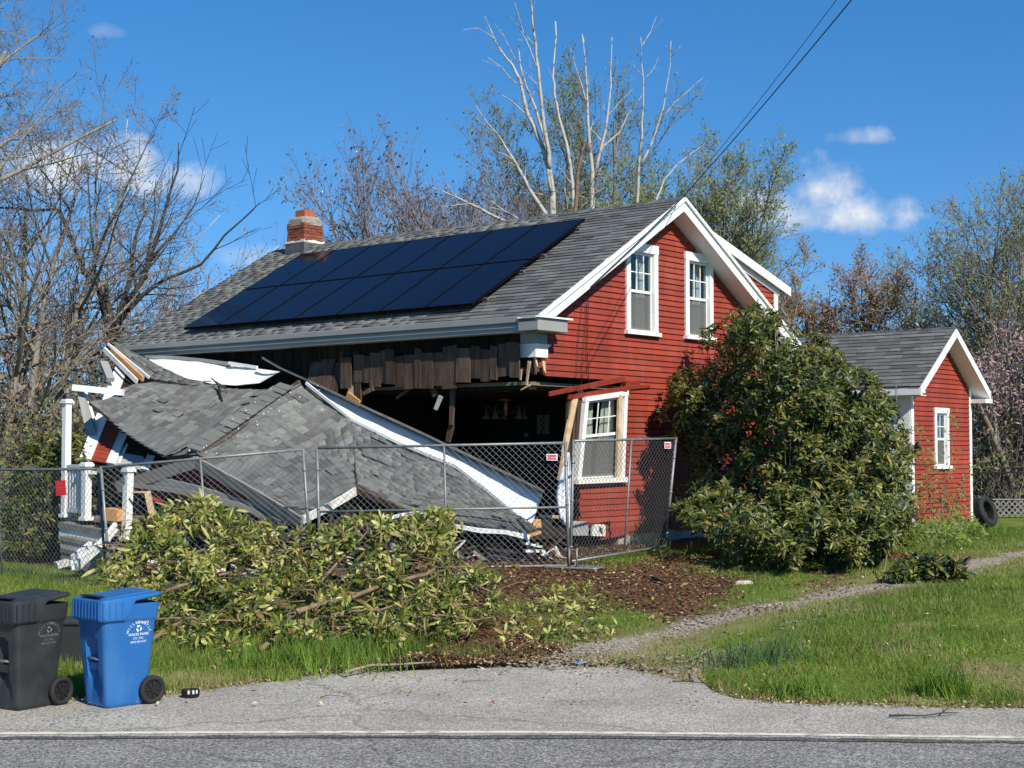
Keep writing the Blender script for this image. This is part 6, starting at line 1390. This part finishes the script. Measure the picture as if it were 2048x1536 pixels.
# ------------------------------------------------------------------ tyre, right hand fence and lattice, old shed
def build_tyre():
    c=at(1971,1023,31.0); g=gz(c.x,c.y); ax=Vector((.62,-.62,.30)).normalized(); q=ax.to_track_quat('Z','Y').to_matrix().to_4x4(); M=Matrix.Translation(c)@q; t=thing('car_tyre',(c.x,c.y,g),'black car tyre leaning against the annex corner','tyre')
    MB().lathe([(.20,-.085),(.255,-.105),(.305,-.10),(.33,-.075),(.335,0),(.33,.075),(.305,.10),(.255,.105),(.20,.085),(.195,.07),(.21,0),(.195,-.07)],40,M,closed=True).build('carcass','rubber',t,smooth=True)
    for z in (-.05,-.017,.017,.05): MB().lathe([(.334,z-.010),(.341,z-.009),(.341,z+.009),(.334,z+.010)],40,M).build('tread_rib','rubber',t)
build_tyre()
def build_right_fence():
    a=at(1938,1030,36.5); b=at(2420,1028,36.5); a.z=gz(a.x,a.y); b.z=gz(b.x,b.y); t=thing('chain_fence',a,'black chain link fence far behind the annex at right','fence'); h1,h2=at(1990,936,36.5).z-a.z,at(1990,945,36.5).z-a.z; up=lambda p,h:p+Vector((0,0,h))
    MB().tube([up(a,h1),up(b,h1)],.025,6).build('top_rail','black_wire',t); MB().tube([up(a,h2),up(b,h2)],.02,6).build('second_rail','black_wire',t)
    for k in range(3): p=a.lerp(b,k/2); MB().tube([p,up(p,h1)],.03,6).build('post','black_wire',t)
    m=MB(); W=(b-a).length; n=int((W+h1)/.12)
    for f in (0,1):
        for i in range(n):
            x0=-h1+i*.12; y0=max(0,-x0); y1=min(h1,W-x0)
            if y1-y0>.05:
                P=[]
                for y in (y0,y1): x=x0+y; x=x if f==0 else W-x; P.append(a+(b-a)*(x/W)+Vector((0,.003*f,y)))
                m.tube(P,.003,3,cap=False)
    m.build('wire_mesh','black_wire',t,kind='stuff')
    a=at(1985,1032,35.2); b=at(2300,1032,35.2); z1=at(1990,1000,35.2).z; z0=at(1990,1033,35.2).z; t=thing('lattice_panel',(a.x,a.y,z0),'low cream lattice strip in the grass behind the tyre','lattice'); W=b.x-a.x; h=z1-z0
    for f in (0,1):
        x=-h
        while x<W:
            y0=max(0,-x); y1=min(h,W-x)
            if y1-y0>.04:
                p=Vector((x+y0,.012*f,y0)); q=Vector((x+y1,.012*f,y1))
                if f: p.x,q.x=W-p.x,W-q.x
                MB().beam(p,q,.012,.03,(0,0,1)).build('slat','weathered_grey',t,world=False)
            x+=.14
    MB().box(0,W,-.02,.02,h,h+.03).build('top_rail','weathered_grey',t,world=False)
build_right_fence()
def build_shed():
    Y=43; a=at(-120,900,Y); b=at(178,900,Y); g=gz(a.x,Y); t=thing('old_shed',((a.x+b.x)/2,Y,g),'grey weathered plank shed among the trees behind the left shrub','shed'); z1=at(50,838,Y).z; z2=at(50,802,Y).z
    z=g
    while z<z1: MB().box(a.x,b.x,Y-.03,Y,z,min(z+.17,z1)).build('plank','weathered_grey',t); z+=.18
    MB().box(a.x+.05,b.x-.05,Y+.002,Y+2.4,g,z1).build('core','weathered_grey',t); MB().hexa([(a.x-.2,Y-.25,z1),(b.x+.2,Y-.25,z1),(b.x+.2,Y+1.3,z2),(a.x-.2,Y+1.3,z2),(a.x-.2,Y-.25,z1+.06),(b.x+.2,Y-.25,z1+.06),(b.x+.2,Y+1.3,z2+.06),(a.x-.2,Y+1.3,z2+.06)]).build('roof','grey_board',t)
build_shed()
def build_vine():
    r=random.Random(12); b=gpt(1885,1092); t=thing('vine_shrub',b,'thin yellow green vine shrub growing up the annex gable','shrub'); V=[];T=[]; tips=[]
    ST=[[(1870,1085),(1860,1000),(1850,930),(1836,860),(1832,835)],[(1880,1085),(1885,1000),(1900,930),(1905,880),(1903,815)],[(1890,1085),(1905,1020),(1925,960),(1940,935),(1990,910),(2015,905)],[(1875,1085),(1868,1040),(1862,990),(1868,940),(1860,900)],[(1895,1085),(1910,1040),(1918,1000),(1930,980)],[(1865,1085),(1845,1050),(1838,1000),(1840,960)],[(1885,1090),(1890,1050),(1893,1010),(1880,960)]]
    for pts in ST:
        Y=r.uniform(30.0,30.9); P=[at(x,y,Y+.15*i/len(pts)) for i,(x,y) in enumerate(pts)]; MB().tube(P,[.012,.010,.008,.006,.004,.003][:len(P)],5).build('stem','bark_olive',t,smooth=True)
        for i in range(75):
            f=r.random()**.8; c=pline(P,f)+Vector((r.gauss(0,.10),r.gauss(0,.10),r.gauss(0,.08)))*(1.9-f*1.2); tips.append((c,Vector((0,0,1))))
    V,T=leaf_specks(tips,r,2,.042,.12); npmesh('leaves',V,T,['leaf_yellow','leaf_spring'],[r.randrange(2) for _ in T],t,kind='stuff')
    tips=[(gpt(r.gauss(1885,32),r.uniform(1070,1098),r.uniform(.02,.45)),Vector((0,0,1))) for i in range(420)]; V,T=leaf_specks(tips,r,2,.05,.15); npmesh('leaves',V,T,['leaf_spring','grass_a'],[r.randrange(2) for _ in T],t,kind='stuff')
build_vine()

# ------------------------------------------------------------------ grass, litter, stones, twigs
def blades(name,label,N,xr,yr,h,dens,seed,mats,wts,width=.011,lean=.35):
    g=np.random.default_rng(seed); x=g.uniform(*xr,N); y=yr[0]+(yr[1]-yr[0])*g.random(N)**1.45; keep=g.random(N)<dens(x,y); x=x[keep]; y=y[keep]; n=len(x); z=gz_np(x,y)-.015
    hh=h(x,y)*g.uniform(.55,1.35,n); a=g.uniform(0,6.283,n); w=width*(y/15)**.5; dx,dy=np.cos(a)*w/2,np.sin(a)*w/2; lx,ly=g.normal(0,lean,n)*hh,g.normal(0,lean,n)*hh
    V=np.empty((n,3,3)); V[:,0]=np.stack([x-dx,y-dy,z],1); V[:,1]=np.stack([x+dx,y+dy,z],1); V[:,2]=np.stack([x+lx,y+ly,z+hh],1)
    pk=wts(x,y,g); o=npmesh(name,V.reshape(-1,3),np.arange(n*3).reshape(-1,3),mats,pk); tag(o,label,'grass',kind='stuff')
GM=['grass_a','grass_b','grass_c','grass_dry','grass_blue']
def g_dens(x,y):
    gr,mu,dr=cover(x,y); ed=y-pave_edge(x); d=np.clip(1-gr*1.25,0,1)*np.clip(1-mu*1.15,0,1)*(1-.55*np.clip(dr,0,1))*sstep(-.02,.12,ed+.05*fbm(x,y,7,5)); return d
def g_pick(x,y,g):
    gr,mu,dr=cover(x,y); u=g.random(len(x)); f=.5+.5*fbm(x,y,1.1,21); k=np.where(u<.38+.2*f,0,np.where(u<.75,1,2)); k=np.where(g.random(len(x))<np.clip(dr*.75,.09,.8),3,k); return k
def g_h(x,y):
    return .068+.026*np.clip(fbm(x,y,1.7,31),-1,1.4)+.05*sstep(.5,.0,y-pave_edge(x))*sstep(14.5,15.5,y+1)+.03*(x<-.5)
blades('lawn_grass','green spring lawn grass over the yard and verges',520000,(-12,12),(13.2,31),g_h,g_dens,3,GM,g_pick)
def tuft(label,px,py,n,h,spread,m,seed):
    r=random.Random(seed); b=gpt(px,py); V=[]
    for i in range(n):
        x=b.x+r.gauss(0,spread); y=b.y+r.gauss(0,spread*.6); z=gz(x,y); a=r.uniform(0,6.28); w=.006; hh=h*r.uniform(.5,1.2); l=Vector((r.gauss(0,.4)*hh,r.gauss(0,.35)*hh,hh)); d=Vector((math.cos(a)*w,math.sin(a)*w,0)); p=Vector((x,y,z-.01)); q=p+l*.55+Vector((0,0,.06*hh)); V.append(([p-d,p+d,q+d*.7,q-d*.7],[q-d*.7,q+d*.7,p+l]))
    m_=MB()
    for a,c in V: m_.add(a,[(0,1,2,3)]); m_.add(c,[(0,1,2)])
    o=m_.build('grass_tuft',m,base=tuple(b)); tag(o,label,'grass tuft',kind='stuff')
for a in [('bluish tall grass tuft at the driveway corner',1515,1325,300,.26,.30,'grass_blue',1),('bright grass tuft at the lawn edge below the bluish tuft',1600,1392,220,.20,.16,'grass_a',2),('upright grass tuft by the dry patch at right',1885,1390,240,.32,.14,'grass_a',3),('dense tall grass under the brush pile near the road',620,1335,520,.30,.40,'grass_a',4),('tall grass at the foot of the brush pile, right of the cut limb',770,1310,420,.26,.45,'grass_c',5),('small weedy tuft spilling onto the apron',560,1358,90,.10,.12,'grass_b',6),('iris leaves by the foundation near the fence',1300,1102,80,.34,.12,'grass_blue',7),('slim green shoots in front of the rhododendron',1490,1130,90,.42,.16,'grass_a',8),('long grass beside the tyre',1930,1075,420,.30,.5,'grass_c',9),('short green shoots below the fence stand side',1395,1108,60,.2,.12,'grass_a',10)]: tuft(*a)
def scatter(name,label,cat,n,pick,mats,size,seed,flat_=.35,zup=.006):
    r=random.Random(seed); V=[];T=[];M=[]
    for i in range(n):
        q=pick(r)
        if q is None: continue
        x,y,zz=q; z=gz(x,y)+zz+zup; nrm=Vector((r.gauss(0,flat_),r.gauss(0,flat_),1)).normalized(); a=nrm.orthogonal().normalized(); a=Quaternion(nrm,r.uniform(0,6.28))@a; b=nrm.cross(a); s=size*r.uniform(.5,1.5); c=Vector((x,y,z)); o=len(V)
        V+=[tuple(c-a*s),tuple(c+b*s*.5+nrm*s*.2),tuple(c+a*s),tuple(c-b*s*.5+nrm*s*.15)]; T.append((o,o+1,o+2,o+3)); M.append(r.randrange(len(mats)))
    o=npmesh(name,V,T,mats,M); tag(o,label,cat,kind='stuff')
def cover_points(seed,n,xr,yr,which,k=1.0):
    g=np.random.default_rng(seed); x=g.uniform(*xr,n); y=g.uniform(*yr,n); w=cover(x,y)[which]; ok=g.random(n)<w*k
    it=iter(list(zip(x[ok].tolist(),y[ok].tolist()))); return it
_mu=cover_points(5,42000,(-2.2,7.2),(15.6,26.5),1)
def in_mulch(r):
    q=next(_mu,None); return (q[0],q[1],r.uniform(0,.02)) if q else None
scatter('leaf_litter','rust brown leaf litter and mulch in front of the fence','leaf litter',30000,in_mulch,['litter_rust','litter_rust','litter_rust','litter_tan','litter_dark','litter_dark'],.026,1)
scatter('lawn_leaves','scattered dry leaves on the grass','dry leaves',1500,lambda r:(r.uniform(-7,9),13.4+r.random()**1.5*14,.03) ,['litter_tan','litter_pale','litter_rust'],.022,2,.6)
def heap(r):
    f=r.random(); sp=abs(r.gauss(0,1)); x=lerp(-1.2,.45,f)+r.gauss(0,.16); y=lerp(15.35,16.35,f)+r.gauss(0,.20)
    y=max(y,float(pave_edge(x))-.12*r.random()); return (x,y,max(0,r.gauss(.02,.05))*math.exp(-((y-lerp(15.45,16.35,f))/.2)**2)*(.6+.6*math.sin(f*9)))
scatter('mulch_heap','dark heap of torn mulch and roots at the edge of the apron','mulch heap',5200,heap,['litter_dark','litter_dark','litter_rust','litter_rust','litter_tan'],.020,3,.8)
scatter('cut_leaves','pale cut leaves strewn over the mulch','cut leaves',150,lambda r:(r.gauss(.6,1.0),r.gauss(19.3,1.3),.02),['pile_light','pile_pale','pile_green'],.05,4,.5)
def edge_bits(r):
    x=r.uniform(-9,9); return (x,float(pave_edge(x))+r.gauss(-.01,.07),.004)
scatter('edge_debris','dead grass and leaf crumbs along the pavement edge','debris',3800,edge_bits,['litter_tan','litter_dark','litter_pale','litter_rust','grass_dry'],.016,14,.5,.012)
def stones(name,label,n,pick,size,seed,m='stone'):
    r=random.Random(seed); V=[];T=[]
    for i in range(n):
        q=pick(r)
        if q is None: continue
        x,y=q; s=size*r.uniform(.5,1.6); z=gz(x,y)+s*.15; o=len(V); e=[r.uniform(.7,1.3) for _ in range(6)]
        V+=[(x-s*e[0],y,z),(x,y-s*e[1],z),(x+s*e[2],y,z),(x,y+s*e[3],z),(x+r.gauss(0,s*.3),y+r.gauss(0,s*.3),z+s*.7*e[4])]; T+=[(o,o+1,o+4),(o+1,o+2,o+4),(o+2,o+3,o+4),(o+3,o,o+4)]
    o=npmesh(name,V,T,m); tag(o,label,'gravel',kind='stuff')
_gr=cover_points(6,30000,(-.8,9.5),(15.2,25.5),0,1.1)
def in_grav(r): return next(_gr,None)
stones('track_gravel','pale gravel stones along the driveway track',26000,in_grav,.020,5)
# broken safety glass and grit near the bins
r_=random.Random(8); V=[];T=[]
for i in range(170):
    p=flat(r_.gauss(150,75),r_.uniform(1418,1462)) if i<140 else flat(r_.gauss(640,60),r_.uniform(1385,1408)); s=r_.uniform(.006,.022); o=len(V); a=r_.uniform(0,6.28)
    for k in range(3): V.append((p.x+s*math.cos(a+k*2.1),p.y+s*math.sin(a+k*2.1),.010+r_.uniform(0,.006)))
    V.append((p.x,p.y,.006)); T+=[(o,o+1,o+2,o+3)]
o=npmesh('broken_glass',V,[t[:3] for t in T],'glass_shard'); tag(o,'crumbs of pale green broken glass on the shoulder by the bins','broken glass',kind='stuff')
def stick(label,pts,r0,m,seed,forks=()):
    P=[flat(*q) for q in pts]; P=[Vector((p.x,p.y,r0+.012+.012*(i%2))) for i,p in enumerate(P)]; b=P[0]; t=MB(); t.tube(P,[lerp(r0,r0*.4,i/(len(P)-1)) for i in range(len(P))],6)
    for f,q in forks: t.tube([P[f],Vector((flat(*q).x,flat(*q).y,.05))],[r0*.5,r0*.25],5)
    o=t.build('stick',m,base=(b.x,b.y,0)); tag(o,label,'stick',group='sticks on the pavement')
stick('black forked stick on the shoulder at right',[(1778,1437),(1810,1439),(1850,1437),(1885,1434),(1918,1431)],.012,'bark_dark',1,[(3,(1900,1422))])
stick('thin dark twig at the corner of the apron',[(1345,1366),(1380,1369),(1410,1371),(1440,1373)],.007,'bark_dark',2); stick('thin twig lying in the middle of the apron',[(1115,1405),(1150,1406),(1192,1404)],.004,'bark_mid',3); stick('small twig on the shoulder below the apron corner',[(1525,1419),(1560,1418),(1595,1418)],.004,'bark_mid',4)
stick('small dark twig on the apron left of the centre',[(925,1366),(960,1367),(985,1365)],.004,'bark_dark',5); stick('short dark twig on the shoulder right of the bins',[(640,1398),(660,1396),(690,1397)],.005,'bark_dark',6)
def gstick(label,pts,r0,m):
    P=[gpt(x,y,r0+h) for x,y,h in pts]; o=MB().tube(P,[lerp(r0,r0*.4,i/(len(P)-1)) for i in range(len(P))],6).build('fallen_stick',m,base=tuple(P[0]),smooth=True); tag(o,label,'stick')
gstick('long grey stick along the edge of the mulch heap',[(690,1352,.02),(740,1340,.03),(800,1336,.02),(870,1333,.03)],.018,'bark_grey'); gstick('bare curved branch arching over the gravel by the cut branch',[(1765,1168,.02),(1775,1140,.25),(1800,1112,.4),(1835,1100,.35)],.012,'cut_branch'); gstick('pale stick on the gravel at the driveway mouth',[(1380,1325,.01),(1410,1315,.05),(1435,1305,.06)],.010,'bark_grey'); gstick('dark board end lying in the mulch in front of the fence',[(1305,1163,.02),(1340,1172,.02)],.03,'plank_broken')
p=gpt(1160,1327,.01); o=MB().box(p.x-.06,p.x+.06,p.y-.03,p.y+.03,p.z,p.z+.012).build('plastic_scrap','blue_scrap',base=tuple(p)); tag(o,'small blue plastic scrap at the driveway mouth','scrap')
p=gpt(1488,1168); o=MB().hexa([(p.x-.14,p.y-.08,p.z),(p.x+.14,p.y-.06,p.z),(p.x+.12,p.y+.08,p.z),(p.x-.12,p.y+.07,p.z),(p.x-.10,p.y-.05,p.z+.05),(p.x+.10,p.y-.04,p.z+.045),(p.x+.08,p.y+.05,p.z+.05),(p.x-.09,p.y+.05,p.z+.04)]).build('flat_stone','stone',base=tuple(p)); tag(o,'flat grey stone in grass at the mulch corner','stone')
